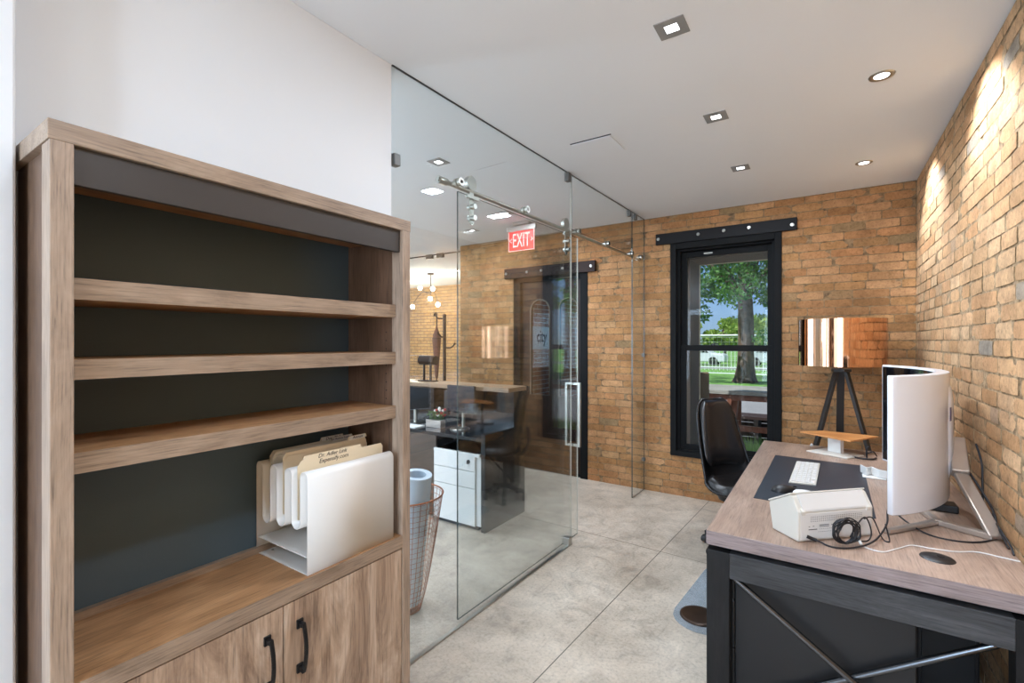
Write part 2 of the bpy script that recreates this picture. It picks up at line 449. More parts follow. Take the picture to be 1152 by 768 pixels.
struct(MB().box(XL - .3, XR + .3, BY - .3, YF + .35, -.2, 0).box(XL - .3, -4.07 + .22, YF + .35, 8.4, -.2, 0), 'floor', M['floor'])
struct(MB().box(XL - .3, XR + .3, BY - .3, YF + .35, CH, CH + .3).box(XL - .3, -4.07 + .22, YF + .35, 8.4, CH, CH + .3), 'ceiling', M['paint2'])

def brick_wall(mb, origin, ud, nd, length, z0, z1, holes, seed, jit=.0018, course=.0705, mort=.0078, miB=0):
    """individually laid rough bricks on a plane; ud along wall, nd out of the wall"""
    r = random.Random(seed); ud = Vector(ud); nd = Vector(nd); og = Vector(origin)
    z = z0; row = 0
    while z < z1 - .01:
        h = min(course, z1 - z) - mort + r.uniform(-.0015, .0015)
        segs = [(0, length)]
        for (a, b, c, d) in holes:
            if z + h > c + .02 and z < d - .02:
                ns = []
                for (p, q) in segs:
                    if a > p: ns.append((p, min(q, a)))
                    if b < q: ns.append((max(p, b), q))
                segs = [t for t in ns if t[1] - t[0] > .02]
        for (p, q) in segs:
            u = p; first = True
            while u < q - .015:
                w = r.choice([.225, .235, .215, .245, .20, .23, .11 if row % 6 == 5 else .22])
                if first: w = w * r.uniform(.35, 1); first = False
                if q - (u + w) < .05: w = q - u
                wd = w - mort * .7 + r.uniform(-.002, .001)
                out = r.uniform(-jit, jit) * .8 + jit * .6 + .0012
                tilt = r.uniform(-.006, .006); sk = r.uniform(-.002, .002)
                nu, nv = 5, 3; vs = []
                for j in range(nv + 1):
                    for i in range(nu + 1):
                        uu = u + wd * i / nu; zz = z + h * j / nv
                        edge = (i in (0, nu)) + (j in (0, nv))
                        nn = noise.noise(Vector((uu * 23 + seed, zz * 31, row)))
                        o_ = out + (tilt * (i / nu - .5) + nn * .0028) * jit / .0042 - (.0006 if edge == 1 else .0018 if edge == 2 else 0)
                        n2 = noise.noise(Vector((uu * 17, zz * 37 + seed, 3.3)))
                        du = n2 * .002; dz = sk * (i / nu - .5) + noise.noise(Vector((uu * 14, row * 3.1, seed))) * .0022
                        if edge == 2:
                            du += (.003 if i == 0 else -.003); dz += (.0025 if j == 0 else -.0025)
                        vs.append(og + ud * (uu + du) + nd * o_ + Vector((0, 0, zz + dz)))
                W = nu + 1
                fs = [(j * W + i, j * W + i + 1, (j + 1) * W + i + 1, (j + 1) * W + i) for j in range(nv) for i in range(nu)]
                ring = [i for i in range(W)] + [j * W + nu for j in range(1, nv + 1)] + [nv * W + i for i in range(nu - 1, -1, -1)] + [j * W for j in range(nv - 1, 0, -1)]
                n = len(ring); sk_ = [Vector(vs[k]) for k in ring]
                sk_ += [v_ - nd * (nd.dot(v_ - og) + .004) for v_ in sk_]
                mb.add(vs, fs, miB, True)
                mb.add(sk_, [(k, n + k, n + (k + 1) % n, (k + 1) % n) for k in range(n)], 1 - miB, False)      # returns of the brick are smeared with mortar
                u += w
        z += course; row += 1

def slab_with_holes(mb, axis, face, back, a0, a1, z0, z1, holes, mi):
    """wall slab along x (axis 0) or y (axis 1), between face and back planes, with rectangular holes"""
    us = sorted({a0, a1} | {h[0] for h in holes} | {h[1] for h in holes}); zs = sorted({z0, z1} | {h[2] for h in holes} | {h[3] for h in holes})
    us = [u for u in us if a0 <= u <= a1]; zs = [z for z in zs if z0 <= z <= z1]
    for i in range(len(us) - 1):
        for j in range(len(zs) - 1):
            cu, cz = (us[i] + us[i + 1]) / 2, (zs[j] + zs[j + 1]) / 2
            if any(h[0] < cu < h[1] and h[2] < cz < h[3] for h in holes): continue
            if axis == 0: mb.box(us[i], us[i + 1], face, back, zs[j], zs[j + 1], mi)
            else: mb.box(face, back, us[i], us[i + 1], zs[j], zs[j + 1], mi)

# far wall, with window and door openings
WIN = (-1.315, -.342, .401, 2.52)
DOOR = (-3.222, -2.228, 0, 2.38)
X0 = -4.069
mb = MB()
slab_with_holes(mb, 0, YF, YF + .30, X0, XR + .3, 0, CH, [WIN, DOOR], 1)
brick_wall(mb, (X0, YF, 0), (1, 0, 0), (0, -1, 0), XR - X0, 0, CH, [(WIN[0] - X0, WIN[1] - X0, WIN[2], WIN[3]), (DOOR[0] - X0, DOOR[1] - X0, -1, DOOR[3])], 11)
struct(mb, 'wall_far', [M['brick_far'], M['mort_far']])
# right wall
mb = MB()
mb.box(XR, XR + .3, BY, YF + .3, 0, CH, 1)
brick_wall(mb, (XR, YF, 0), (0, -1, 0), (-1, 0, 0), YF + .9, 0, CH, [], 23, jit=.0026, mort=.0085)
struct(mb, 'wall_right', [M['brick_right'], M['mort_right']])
# white wall behind the bookcase, and the jamb beside the camera
struct(MB().box(-1.80, -1.665, BY, 1.503, 0, CH), 'wall_left', M['paint'], bevel=.003)
struct(MB().box(-1.664, -1.55, -.06, .2745, 0, CH), 'wall_near', M['paint'], bevel=.006)
# wall behind camera with big openings
mb = MB(); slab_with_holes(mb, 0, BY, BY - .3, XL, XR + .3, 0, CH, [(-1.35, .3, .5, 2.5), (-8.6, -6.2, .5, 2.5), (-5.6, -3.0, .5, 2.5)], 0)
struct(mb, 'wall_back', M['paint'])
mb = MB(); slab_with_holes(mb, 1, XL, XL - .3, BY, 8.4, 0, CH, [(-2, 1, .6, 2.4), (2.5, 5.5, .6, 2.4)], 0)
struct(mb, 'wall_side', M['paint'])
# deeper front room: warm brick wall and the return wall whose outer face shows through the door
struct(MB().box(XL, X0 + .22, 8.1, 8.4, 0, CH), 'wall_front_room', M['brick_warm'])
struct(MB().box(X0, X0 + .22, YF + .3, 8.1, 0, CH), 'wall_return', M['brick_ext'])

# beams over door and window
def beam(n, x0, x1, z0, z1, bolts, mat):
    o = MB().box(x0, x1, YF - .045, YF - .007, z0, z1).build(n, mat, None, bevel=.003); o['kind'] = 'structure'
    for bx, bz in bolts:
        b = MB(); b.cyl((bx, YF - .045, bz), (bx, YF - .055, bz), .016, .014, 20); b.cyl((bx, YF - .055, bz), (bx, YF - .061, bz), .008, n=6)
        sub(b, 'bolt', M['steel'], o)
beam('trim_1', -3.331, -2.124, 2.312, 2.432, [(-3.30, 2.373), (-3.0, 2.373), (-2.80, 2.375), (-2.52, 2.377), (-2.17, 2.373)], M['beam_brown'])
beam('trim_2', -1.458, -.222, 2.52, 2.628, [(-1.43, 2.575), (-1.045, 2.58), (-.815, 2.585), (-.60, 2.585), (-.26, 2.565)], M['beam'])

# window in the far wall
w1 = thing('window_1', None, None, (-.83, YF, .401), kind='structure')
mb = MB()
def rect_frame(mb, x0, x1, z0, z1, y0, y1, l, r, b, t, mi=0):
    mb.box(x0, x0 + l, y0, y1, z0, z1, mi); mb.box(x1 - r, x1, y0, y1, z0, z1, mi)
    mb.box(x0 + l, x1 - r, y0, y1, z0, z0 + b, mi); mb.box(x0 + l, x1 - r, y0, y1, z1 - t, z1, mi)
rect_frame(mb, WIN[0], WIN[1], WIN[2], WIN[3], YF - .03, YF + .26, .055, .055, .05, .06)
rect_frame(mb, -1.262, -.395, .449, 2.462, YF + .03, YF + .2, .03, .03, .015, .02)
mb.build('window_frame', M['frame_black'], w1, bevel=.003)
mb = MB(); rect_frame(mb, -1.234, -.423, 1.46, 2.44, YF + .09, YF + .125, .052, .04, .045, .055); up = mb.build('upper_sash', M['frame_black'], w1, bevel=.003)
mb = MB(); rect_frame(mb, -1.234, -.423, .462, 1.503, YF + .05, YF + .085, .052, .04, .05, .055); lo = mb.build('lower_sash', M['frame_black'], w1, bevel=.003)
sub(MB().box(-1.185, -.46, YF + .104, YF + .110, 1.5, 2.39), 'window_pane', M['pane'], up)
sub(MB().box(-1.185, -.46, YF + .064, YF + .070, .51, 1.45), 'window_pane', M['pane'], lo)
b = MB(); b.cyl((-.93, YF + .07, 1.503), (-.93, YF + .07, 1.515), .022, .018, 16); b.box(-.945, -.885, YF + .06, YF + .08, 1.513, 1.522); b.box(-.98, -.88, YF + .055, YF + .085, 1.503, 1.507)
sub(b, 'sash_lock', M['black_plastic'], lo)
for x in (-.99,):
    sub(MB().box(x - .03, x + .05, YF + .085, YF + .092, 2.405, 2.418), 'sash_lift', M['steel'], up)
# deep porch arch outside the window: taupe reveal with cream edge
mb = MB()
mb.box(-1.75, -1.20, YF + .30, 5.6, -.1, 2.95, 0); mb.box(-.02, .9, YF + .30, 5.6, -.1, 2.95, 0); mb.box(-1.2, -.02, YF + .30, 5.6, 2.40, 2.95, 0)
mb.box(-1.215, -1.195, 5.6, 5.63, .0, 2.42, 1); mb.box(-1.2, -.02, 5.6, 5.63, 2.395, 2.415, 1)
struct(mb, 'wall_porch', [M['taupe'], M['cream']])

# front door with two arched lights
d1 = thing('door_1', None, None, (-2.72, YF, 0), kind='structure')
mb = MB()
mb.box(DOOR[0], DOOR[0] + .09, YF + .01, YF + .25, 0, 2.32); mb.box(DOOR[1] - .09, DOOR[1], YF - .01, YF + .25, 0, 2.32); mb.box(DOOR[0], DOOR[1], YF + .01, YF + .25, 2.26, 2.38); mb.box(DOOR[0] + .01, DOOR[1] - .01, YF + .02, YF + .25, 0, .03)
mb.build('door_frame', M['frame_black'], d1, bevel=.003)
def arch_panel(mb, x0, x1, z0, z1, y0, y1, lights):
    """door leaf with arched openings: a grid built column by column"""
    def solid(a, b, c, d): mb.box(a, b, y0, y1, c, d)
    xs = [x0]
    for (a, b, c, d) in lights: xs += [a, b]
    xs.append(x1)
    for i in range(0, len(xs), 2): solid(xs[i], xs[i + 1], z0, z1)
    for (a, b, c, d) in lights:
        solid(a, b, z0, c); r = (b - a) / 2; zc = d - r; n = 14; cx = (a + b) / 2
        for k in range(n):
            t0 = pi - pi * k / n; t1 = pi - pi * (k + 1) / n
            p = [(cx + r * cos(t0), zc + r * sin(t0)), (cx + r * cos(t1), zc + r * sin(t1)), (cx + r * cos(t1), z1), (cx + r * cos(t0), z1)]
            mb.prism(p, 1, y0, y1)
LT = [(-3.01, -2.745, .90, 2.045), (-2.62, -2.375, .90, 2.045)]
mb = MB(); arch_panel(mb, -3.13, -2.32, .03, 2.26, YF + .06, YF + .105, LT); leaf = mb.build('door_leaf', M['door_brown'], d1)
for (a, b, c, d) in LT:
    r = (b - a) / 2; cx = (a + b) / 2; zc = d - r
    poly = [(a, c), (b, c)] + [(cx + r * cos(pi * k / 14), zc + r * sin(pi * k / 14)) for k in range(15)]
    sub(MB().prism(poly, 1, YF + .08, YF + .086), 'arched_pane', M['pane'], leaf)
    t = MB(); pts = [(a, YF + .056, c), (b, YF + .056, c), (b, YF + .056, zc)] + [(cx + r * cos(pi * k / 10), YF + .056, zc + r * sin(pi * k / 10)) for k in range(1, 11)]
    t.tube(pts, .008, sub=1, closed=True); sub(t, 'glazing_bead', M['taupe'], leaf)
t = MB(); t.cyl((-2.36, YF + .06, 1.0), (-2.36, YF + .02, 1.0), .012); t.tube([(-2.36, YF + .02, 1.0), (-2.40, YF + .015, 1.0), (-2.46, YF + .015, 1.0)], .009)
sub(t, 'door_handle', M['blackmetal'], leaf)
# sign on the outer brick face
sg = thing('wall_sign', 'white square wall sign reading city on red brick, seen through the arched door glass', 'sign', (-3.84, 6.6, 1.6))
MB().box(-3.848, -3.825, 6.30, 6.90, 1.42, 1.77).build('sign_board', M['label'], sg, bevel=.003)
text_mb('city', .27, .002, frame_rot((0, 1, 0), (0, 0, 1)), (-3.822, 6.60, 1.615), sx=.8, bold=.005).build('sign_lettering', M['ink'], sg)

# ------------------------------------------------------------------ glass partition
GS = .0229
def gx(y): return -1.70 + GS * y
ang = math.atan(GS)
def gbox(mb, y0, y1, z0, z1, off=0, th=.010, mi=0):
    """slab following the slightly slanted glass line; off is measured to the front-room side (-x)"""
    vs = []
    for y in (y0, y1):
        for dx in (-th / 2, th / 2):
            for z in (z0, z1): vs.append((gx(y) - off + dx, y, z))
    mb.add(vs, [(0, 1, 3, 2), (4, 6, 7, 5), (0, 4, 5, 1), (2, 3, 7, 6), (0, 2, 6, 4), (1, 5, 7, 3)], mi)
def gpanel(name, parent, y0, y1, z0, z1, off=0, th=.010, hole=None):
    mb = MB(); gbox(mb, y0, y1, z0, z1, off, th)
    mb.m = [1 if i in (2, 3) else 0 for i in range(6)]
    mb.m = [0, 0, 1, 1, 0, 0]
    # faces: y0 end, y1 end, -x/+x sides and edges; pick edges by normal
    o = mb.build(name, [M['glass'], M['glass_edge'], M['glass_edge_light']], parent)
    for p in o.data.polygons:
        n = p.normal
        p.material_index = 0 if abs(n.x) > .7 else 1
    return o
gp = thing('glass_partition', 'frameless clear floor to ceiling glass partition wall', 'glass partition', (gx(3.2), 3.2, 0))
fp = gpanel('fixed_panel', gp, 1.505, 3.248, .006, CH - .003)
for p in fp.data.polygons:
    if p.normal.y < -.7: p.material_index = 0
    if p.normal.y > .7: p.material_index = 2
gpanel('transom_panel', gp, 3.254, 4.515, 2.395, CH - .004)
gpanel('side_panel', gp, 4.521, 4.864, .006, CH - .004)
tr = MB(); gbox(tr, 1.505, 3.25, 0, .008, 0, .022); tr.build('floor_channel', M['steel'], gp)
tr = MB(); gbox(tr, 1.505, 4.86, CH - .003, CH, 0, .011); tr.build('ceiling_channel', M['clamp'], gp)
def clampat(y, z, h=.055, w=.05):
    c = MB(); gbox(c, y - w / 2, y + w / 2, z - h / 2, z + h / 2, 0, .035); c.build('glass_clamp', M['clamp'], gp, bevel=.003)
clampat(1.525, 2.378, .055, .035); clampat(3.20, CH - .035, .065, .045); clampat(4.44, CH - .035, .055, .045); clampat(4.60, CH - .035, .055, .045); clampat(4.845, 1.4, .035, .03); clampat(4.845, .32, .035, .03)
# bar track
tk = thing('sliding_door_rail', 'long round brushed steel rail for the sliding glass door', 'door rail', (gx(3.3) - .07, 3.3, 2.4))
def gp3(y, z, off): return (gx(y) - off, y, z)
MB().cyl(gp3(1.86, 2.398, .055), gp3(4.855, 2.398, .055), .0125, n=20).build('rail_tube', M['steel'], tk)
for y in (1.965, 2.62, 3.36, 3.92, 4.50, 4.74):
    s_ = MB(); s_.cyl(gp3(y, 2.398, -.022), gp3(y, 2.398, .055), .011, n=16); s_.cyl(gp3(y, 2.398, -.022), gp3(y, 2.398, -.004), .022, n=24); s_.cyl(gp3(y, 2.398, .004), gp3(y, 2.398, .02), .022, n=24)
    s_.build('standoff', M['steel'], tk)
for y in (1.90, 4.835):
    s_ = MB(); s_.cyl(gp3(y - .03, 2.398, .055), gp3(y + .03, 2.398, .055), .019, n=24); s_.build('rail_stop', M['steel'], tk)
# sliding door
OFF = .038
sd = thing('sliding_glass_door', 'sliding clear glass door parked open, hung on steel rollers', 'glass door', (gx(2.7) - OFF, 2.7, .01))
dp = gpanel('door_panel', sd, 2.0, 3.43, .012, 2.365, OFF)
for p in dp.data.polygons:
    if p.normal.y > .7: p.material_index = 2
for y in (2.13, 3.26):
    h = MB()
    h.cyl(gp3(y, 2.445, OFF + .004), gp3(y, 2.445, OFF + .03), .042, n=32)
    h.cyl(gp3(y, 2.445, OFF + .03), gp3(y, 2.445, OFF + .034), .03, n=32)
    gbox(h, y - .018, y + .018, 2.22, 2.46, OFF + .009, .006)
    h.cyl(gp3(y, 2.225, OFF + .006), gp3(y, 2.225, OFF + .012), .018, n=20)
    ro = h.build('roller_hanger', M['steel'], sd)
    for z in (2.31, 2.245):
        k = MB(); k.cyl(gp3(y, z, OFF + .03), gp3(y, z, OFF - .02), .015, n=20); sub(k, 'clamp_bolt', M['steel'], ro).location = (0, 0, 0)
    gb = MB(); gbox(gb, y - .05, y + .05, 2.352, 2.372, OFF, .016); sub(gb, 'anti_jump_block', M['steel'], ro)
hd = MB()
for s_ in (1, -1):
    o_ = OFF + s_ * .055
    for (y0, y1, z0, z1) in ((3.345, 3.37, .72, 1.22),): gbox(hd, y0, y1, z0, z1, o_, .02)
    for z in (.73, 1.21): gbox(hd, 3.348, 3.367, z - .01, z + .01, OFF + s_ * .03, .055)
hd.build('pull_handle', M['steel'], sd, bevel=.002)
solo((lambda m: (gbox(m, 3.20, 3.25, 0, .06, .02, .06), m)[1])(MB()), 'floor_guide', M['steel'], 'small steel floor guide at the free end of the fixed glass', 'door guide', gp3(3.225, 0, .02), bevel=.004)
# second, farther partition
g2 = thing('glass_wall', 'distant frameless glass wall with corner clamps beyond the reception counter', 'glass partition', (-5.5, 4.95, 0))
mb = MB().box(-4.585, -4.085, 4.945, 4.955, .005, 2.75); mb.build('glass_panel', M['glass'], g2)
mb = MB().box(-7.5, -4.60, 4.945, 4.955, .005, 2.75); mb.build('glass_panel', M['glass'], g2)
MB().box(-7.5, -4.08, 4.94, 4.96, 2.75, 2.765).build('top_edge', M['steel_dark'], g2)
for x in (-4.70, -4.50): MB().box(x - .06, x + .06, 4.93, 4.97, 2.71, 2.77).build('glass_clamp', M['steel_dark'], g2, bevel=.003)

# ------------------------------------------------------------------ bookcase
XB = -1.33
bk = thing('bookcase', 'tall weathered oak bookcase with dark back and lower doors against the white wall', 'bookcase', (-1.49, .788, 0))
YL, YI0, YI1, YRr = .2833, .3216, 1.255, 1.293
TOP0, TOP1 = 1.958, 2.0
MB().box(XB - .325, XB, YL - .003, YRr + .003, TOP0, TOP1).build('top_board', M['cab_front_h'], bk, bevel=.0015)
for (a, b, nm) in ((YL, YI0, 'left'), (YI1, YRr, 'right')):
    st = MB().box(XB - .058, XB, a, b, .0, TOP0).build('front_post', M['cab_v'], bk, bevel=.0015)
    if nm == 'left': a2, b2 = a + .012, b
    else: a2, b2 = a, b - .012
    side = MB().box(XB - .322, XB - .058, a2, b2, .0, TOP0).build('side_panel', M['cab_dark'], bk)
    if nm == 'right':
        for z in [1.32 + .032 * k for k in range(9)]:
            sub(MB().cyl((-1.42, YI1 + .0005, z), (-1.42, YI1 - .0008, z), .0028, n=8), 'pin_hole', M['black_plastic'], side)
MB().box(XB - .326, XB - .318, YI0, YI1, .05, TOP0).build('back_panel', M['charcoal'], bk)
MB().box(XB - .030, XB - .012, YI0 + .001, YI1 - .004, 1.876, 1.957).build('light_fascia', M['fascia'], bk, bevel=.001)
MB().box(XB - .3, XB - .03, YI0 + .001, YI1 - .001, 1.925, 1.957).build('upper_soffit', M['cab_top'], bk)
for z0, z1 in ((1.632, 1.679), (1.456, 1.500), (1.250, 1.296)):
    sh = MB().box(XB - .315, XB - .038, YI0 + .001, YI1 - .001, z0, z1).build('shelf', M['cab_top'], bk, bevel=.001)
    sub(MB().box(XB - .0385, XB - .0365, YI0 + .001, YI1 - .001, z0, z1), 'shelf_edging', M['cab_front_h'], sh)
ct = MB().box(XB - .315, XB - .002, YI0 + .001, YI1 - .001, .766, .811).build('counter_board', M['cab_top'], bk, bevel=.001)
sub(MB().box(XB - .0025, XB, YI0 + .001, YI1 - .001, .766, .811), 'board_edging', M['cab_front_h'], ct)
sub(MB().box(XB - .317, XB - .298, YI0 + .001, YI1 - .001, .811, .832), 'back_rail', M['cab_front_h'], ct)
MB().box(XB - .31, XB - .03, YI0, YI1, .06, .085).box(XB - .06, XB - .045, YI0, YI1, 0, .06).build('plinth', M['cab_dark'], bk)
for a, b, hy in ((YI0 + .003, .7868, .738), (.7898, YI1 - .003, .838)):
    dr = MB().box(XB - .022, XB - .003, a, b, .09, .761).build('cabinet_door', M['cab_door'], bk, bevel=.0015)
    hb = MB()
    for z in (.553, .687):
        hb.box(XB - .003, XB + .004, hy - .010, hy + .010, z - .013, z + .013); hb.box(XB + .003, XB + .020, hy - .006, hy + .006, z - .006, z + .006)
    n = 10
    for k in range(n):
        t0, t1 = k / n, (k + 1) / n
        z0, z1 = .545 + .15 * t0, .545 + .15 * t1
        x0 = XB + .016 + .014 * sin(pi * t0); x1 = XB + .016 + .014 * sin(pi * t1)
        w0 = .0055
        vs = [(x0, hy - w0, z0), (x0, hy + w0, z0), (x0 + .007, hy + w0, z0), (x0 + .007, hy - w0, z0), (x1, hy - w0, z1), (x1, hy + w0, z1), (x1 + .007, hy + w0, z1), (x1 + .007, hy - w0, z1)]
        hb.add(vs, [(0, 1, 2, 3), (4, 7, 6, 5), (0, 4, 5, 1), (1, 5, 6, 2), (2, 6, 7, 3), (3, 7, 4, 0)])
    sub(hb, 'door_handle', M['blackmetal'], dr, bevel=.001)

# ------------------------------------------------------------------ file organizer (folded white sheet) and folders
OY0, OY1 = .872, 1.222; OXF, OXB = -1.345, -1.640; OZ = .8115
fo = thing('file_organizer', 'white folded metal file organizer on the bookcase counter', 'file organizer', (-1.49, 1.047, OZ))
# zig-zag profile in (x, z): front sheet up, over a fold, down into pockets, up again ... to the back sheet
prof = []
def arc(cx, cz, r, a0, a1, n=8):
    for k in range(n + 1):
        a = a0 + (a1 - a0) * k / n; prof.append((cx + r * cos(a), cz + r * sin(a)))
ZT = OZ + .318; fr = .019
prof.append((OXF, OZ))
arc(OXF - fr, ZT - fr, fr, 0, pi)
x = OXF - 2 * fr
lows = [OZ + .132, OZ + .124, OZ + .116]
gap = (abs(OXB - OXF) - 8 * fr) / 3
for k in range(3):
    lw = lows[k]; g = gap / 2
    arc(x - g, lw + g, g, 2 * pi, pi, 8)          # bottom of pocket
    x -= 2 * g
    arc(x - fr, ZT - fr, fr, 0, pi)                # top of next fold
    x -= 2 * fr
prof.append((OXB, OZ))
mb = MB()
vs = [(p[0], y, p[1]) for y in (OY0, OY1) for p in prof]; n = len(prof)
mb.add(vs, [(i, i + 1, n + i + 1, n + i) for i in range(n - 1)], 0, True)
mb.build('folded_body', M['white_metal'], fo, solid=.0022)
MB().box(OXB, OXF, OY0 + .002, OY1 - .002, OZ, OZ + .0025).box(OXB + .004, OXF - .004, OY0 + .004, OY1 - .002, OZ + .052, OZ + .055).build('tray_shelf', M['white_metal'], fo)
for x_ in (OXF - .03, OXB + .03): MB().cyl((x_, OY0 + .04, OZ + .0025), (x_, OY0 + .04, OZ + .005), .004, n=10).build('screw', M['steel'], fo)
def folder(xc, ztop, y0, y1, tab, lines, lab, mat, dx=.004):
    """manila folder standing in a pocket: two leaves with cut corner and raised tab"""
    f = thing('file_folder', lab, 'folder', (xc, (y0 + y1) / 2, OZ + .16), 'manila folders in the white organizer')
    zb = OZ + .16
    for j, (xo, hh) in enumerate(((0, 0), (dx, -.012 if lines and lines[0] else -.03))):
        x_ = xc + xo; zt = ztop + hh
        poly = [(y0, zb), (y1, zb), (y1, zt - .012), (y1 - .008, zt)]
        if j == 0:
            ta, tb = tab
            poly += [(tb + .006, zt), (tb, zt + .013), (ta, zt + .013), (ta - .006, zt)]
        poly += [(y0 + .012, zt), (y0, zt - .016)]
        MB().prism(poly, 0, x_ - .0005, x_ + .0005).build('folder_leaf', mat, f)
    if lines:
        ta, tb = tab
        if lines[0]:
            MB().box(xc + .0006, xc + .0009, ta + .002, tb - .002, ztop - .002, ztop + .0115).build('tab_label', M['label'], f)
        for (s, sz, yy, zz) in lines[1]:
            text_mb(s, sz, .0002, frame_rot((0, 1, .0), (0, 0, 1)), (xc + (.0013 if lines[0] else .0009), yy, zz), shear=.25).build('handwriting', M['ink'], f)
ys = OY0 + .02
folder(-1.592, ZT + .035, OY0 + .02, OY1 - .03, (1.09, 1.185), (1, [('Dear Mail', .016, 1.14, ZT + .039)]), 'backmost grey-tinted manila folder with a tab reading Dear Mail', M['folder2'])
folder(-1.568, ZT + .033, OY0 + .015, OY1 - .012, (1.12, 1.21), (1, [('B.S. Business Statements', .010, 1.165, ZT + .038)]), 'manila folder whose white tab reads Business Statements', M['folder2'])
folder(-1.493, ZT + .042, OY0 + .008, OY1 - .004, (1.14, 1.215), (1, [('Amount', .014, 1.178, ZT + .048)]), 'manila folder with a white tab reading Amount', M['folder'])
f_ = folder(-1.404, ZT + .028, OY0 + .004, OY1 + .0, (.90, 1.12), (0, [('Dr. Adler Link', .019, 1.005, ZT + .031), ('Expensify.com', .020, 1.01, ZT + .013)]), 'front manila folder with two handwritten lines on its tab', M['folder'])

# ------------------------------------------------------------------ desk
DX0, DX1, DY0, DY1, DZ = -.423, .578, 2.107, 4.275, .75
dk = thing('desk', 'long brown-topped desk with black wooden end frames along the right brick wall', 'desk', (.08, 3.19, 0))
top = MB().box(DX0, DX1, DY0, DY1, DZ - .058, DZ).build('desktop', M['desk_top'], dk, bevel=.001)
for y in (DY0, DY1): sub(MB().box(DX0, DX1, y - .0012, y + .0012, DZ - .057, DZ - .001), 'edge_band', M['desk_edge'], top)
sub(MB().box(DX0 - .001, DX0 + .001, DY0, DY1, DZ - .057, DZ - .001), 'edge_band', M['desk_edge'], top)
g = MB(); g.lathe([(0, .0035), (.048, .0035), (.051, 0)], (.333, 2.297, DZ), 32); g.cyl((.345, 2.315, DZ + .0036), (.345, 2.315, DZ + .0055), .012, n=12)
sub(g, 'cable_grommet', M['black_plastic'], top)
MB().box(DX0 + .05, DX1 - .05, DY0 + .04, DY1 - .04, DZ - .075, DZ - .058).build('under_spacer', M['black_plastic'], dk)
for y0, y1 in ((DY0 + .0, DY0 + .075), (DY1 - .075, DY1)):
    pz = DZ - .078
    for x0, x1 in ((DX0, DX0 + .088), (DX1 - .088, DX1)):
        MB().box(x0, x1, y0, y1, 0, pz).build('leg', M['desk_black_v'], dk, bevel=.002)
    MB().box(DX0 + .088, DX1 - .088, y0, y1, pz - .103, pz).build('upper_rail', M['desk_black_h'], dk, bevel=.002)
    ym = (y0 + y1) / 2
    for a, b in (((DX0 + .10, .568), (DX1 - .09, .02)), ((DX1 - .10, .568), (DX0 + .09, .02))):
        MB().cyl((a[0], ym + (.013 if a[0] > b[0] else -.013), a[1]), (b[0], ym + (.013 if a[0] > b[0] else -.013), b[1]), .012, n=16).build('cross_brace', M['steel_bar'], dk)
MB().box(DX0 + .02, DX0 + .05, DY0 + .08, DY1 - .08, DZ - .14, DZ - .078).box(DX1 - .05, DX1 - .02, DY0 + .08, DY1 - .08, DZ - .14, DZ - .078).build('long_rail', M['desk_black_h'], dk)
fc = thing('file_cabinet', 'dark grey steel file cabinet under the near end of the desk', 'file cabinet', (-.03, 2.5, 0))
MB().box(-.325, .262, DY0 + .078, 2.62, .03, .655).build('cabinet_body', M['steel_dark'], fc, bevel=.004)
for k in range(3):
    dr = MB().box(-.345, -.327, DY0 + .082, 2.616, .04 + .205 * k, .24 + .205 * k).build('drawer', M['steel_dark'], fc, bevel=.003)
    sub(MB().box(-.352, -.345, 2.30, 2.48, .20 + .205 * k, .215 + .205 * k), 'drawer_pull', M['steel_bar'], dr)
for x in (-.3, .23):
    for y in (2.22, 2.58): MB().cyl((x, y, 0), (x, y, .03), .02, n=12).build('foot', M['black_plastic'], fc)

tw = thing('computer_tower', 'black computer tower on the floor under the desk by the brick wall', 'computer', (.42, 2.9, 0))  # added box that darkens the space under the desk
MB().box(.32, .52, 2.68, 3.12, .015, .46).build('case', M['black_plastic'], tw, bevel=.006)
MB().box(.335, .505, 2.672, 2.682, .04, .44).build('vent_grille', M['steel_dark'], tw, bevel=.002)
for x_ in (.34, .50):
    for y_ in (2.71, 3.09): MB().cyl((x_, y_, 0), (x_, y_, .016), .014, n=12).build('foot', M['rubber'], tw)

# ------------------------------------------------------------------ things on the desk
solo(MB().prism([(-.303, 3.752), (-.312, 2.665), (.18, 2.655), (.187, 3.735)], 2, DZ, DZ + .003), 'desk_mat', M['matleather'], 'dark navy leather desk mat under the white keyboard', 'desk mat', (-.06, 3.2, DZ), bevel=.001)
kb = thing('keyboard', 'slim white wireless keyboard lying across the dark desk mat', 'keyboard', (-.105, 3.32, DZ + .003))
K0 = Vector((-.18, 3.045, 0)); ku = Vector((.012, .55, 0)); kv = Vector((.128, .02, 0))
def kp(u, v, z): p = K0 + ku * u + kv * v; return (p.x, p.y, DZ + .003 + z)
b = MB(); vs = [kp(u, v, z) for z in (0, .009) for u, v in ((0, 0), (1, 0), (1, 1), (0, 1))]
b.add(vs, [(3, 2, 1, 0), (4, 5, 6, 7), (0, 1, 5, 4), (1, 2, 6, 5), (2, 3, 7, 6), (3, 0, 4, 7)])
b.build('keyboard_body', M['white_satin'], kb, bevel=.002)
b = MB(); r2 = random.Random(3)
for row in range(5):
    nk = [13, 13, 12, 11, 7][row]
    for k in range(nk):
        u0, u1 = (k + .08) / nk * .96 + .02, (k + .92) / nk * .96 + .02; v0, v1 = .06 + row * .18, .06 + row * .18 + .15
        vs = [kp(u, v, z) for z in (.009, .0125) for u, v in ((u0, v0), (u1, v0), (u1, v1), (u0, v1))]
        b.add(vs, [(4, 5, 6, 7), (0, 1, 5, 4), (1, 2, 6, 5), (2, 3, 7, 6), (3, 0, 4, 7)])
b.build('keys', M['white_plastic'], kb)
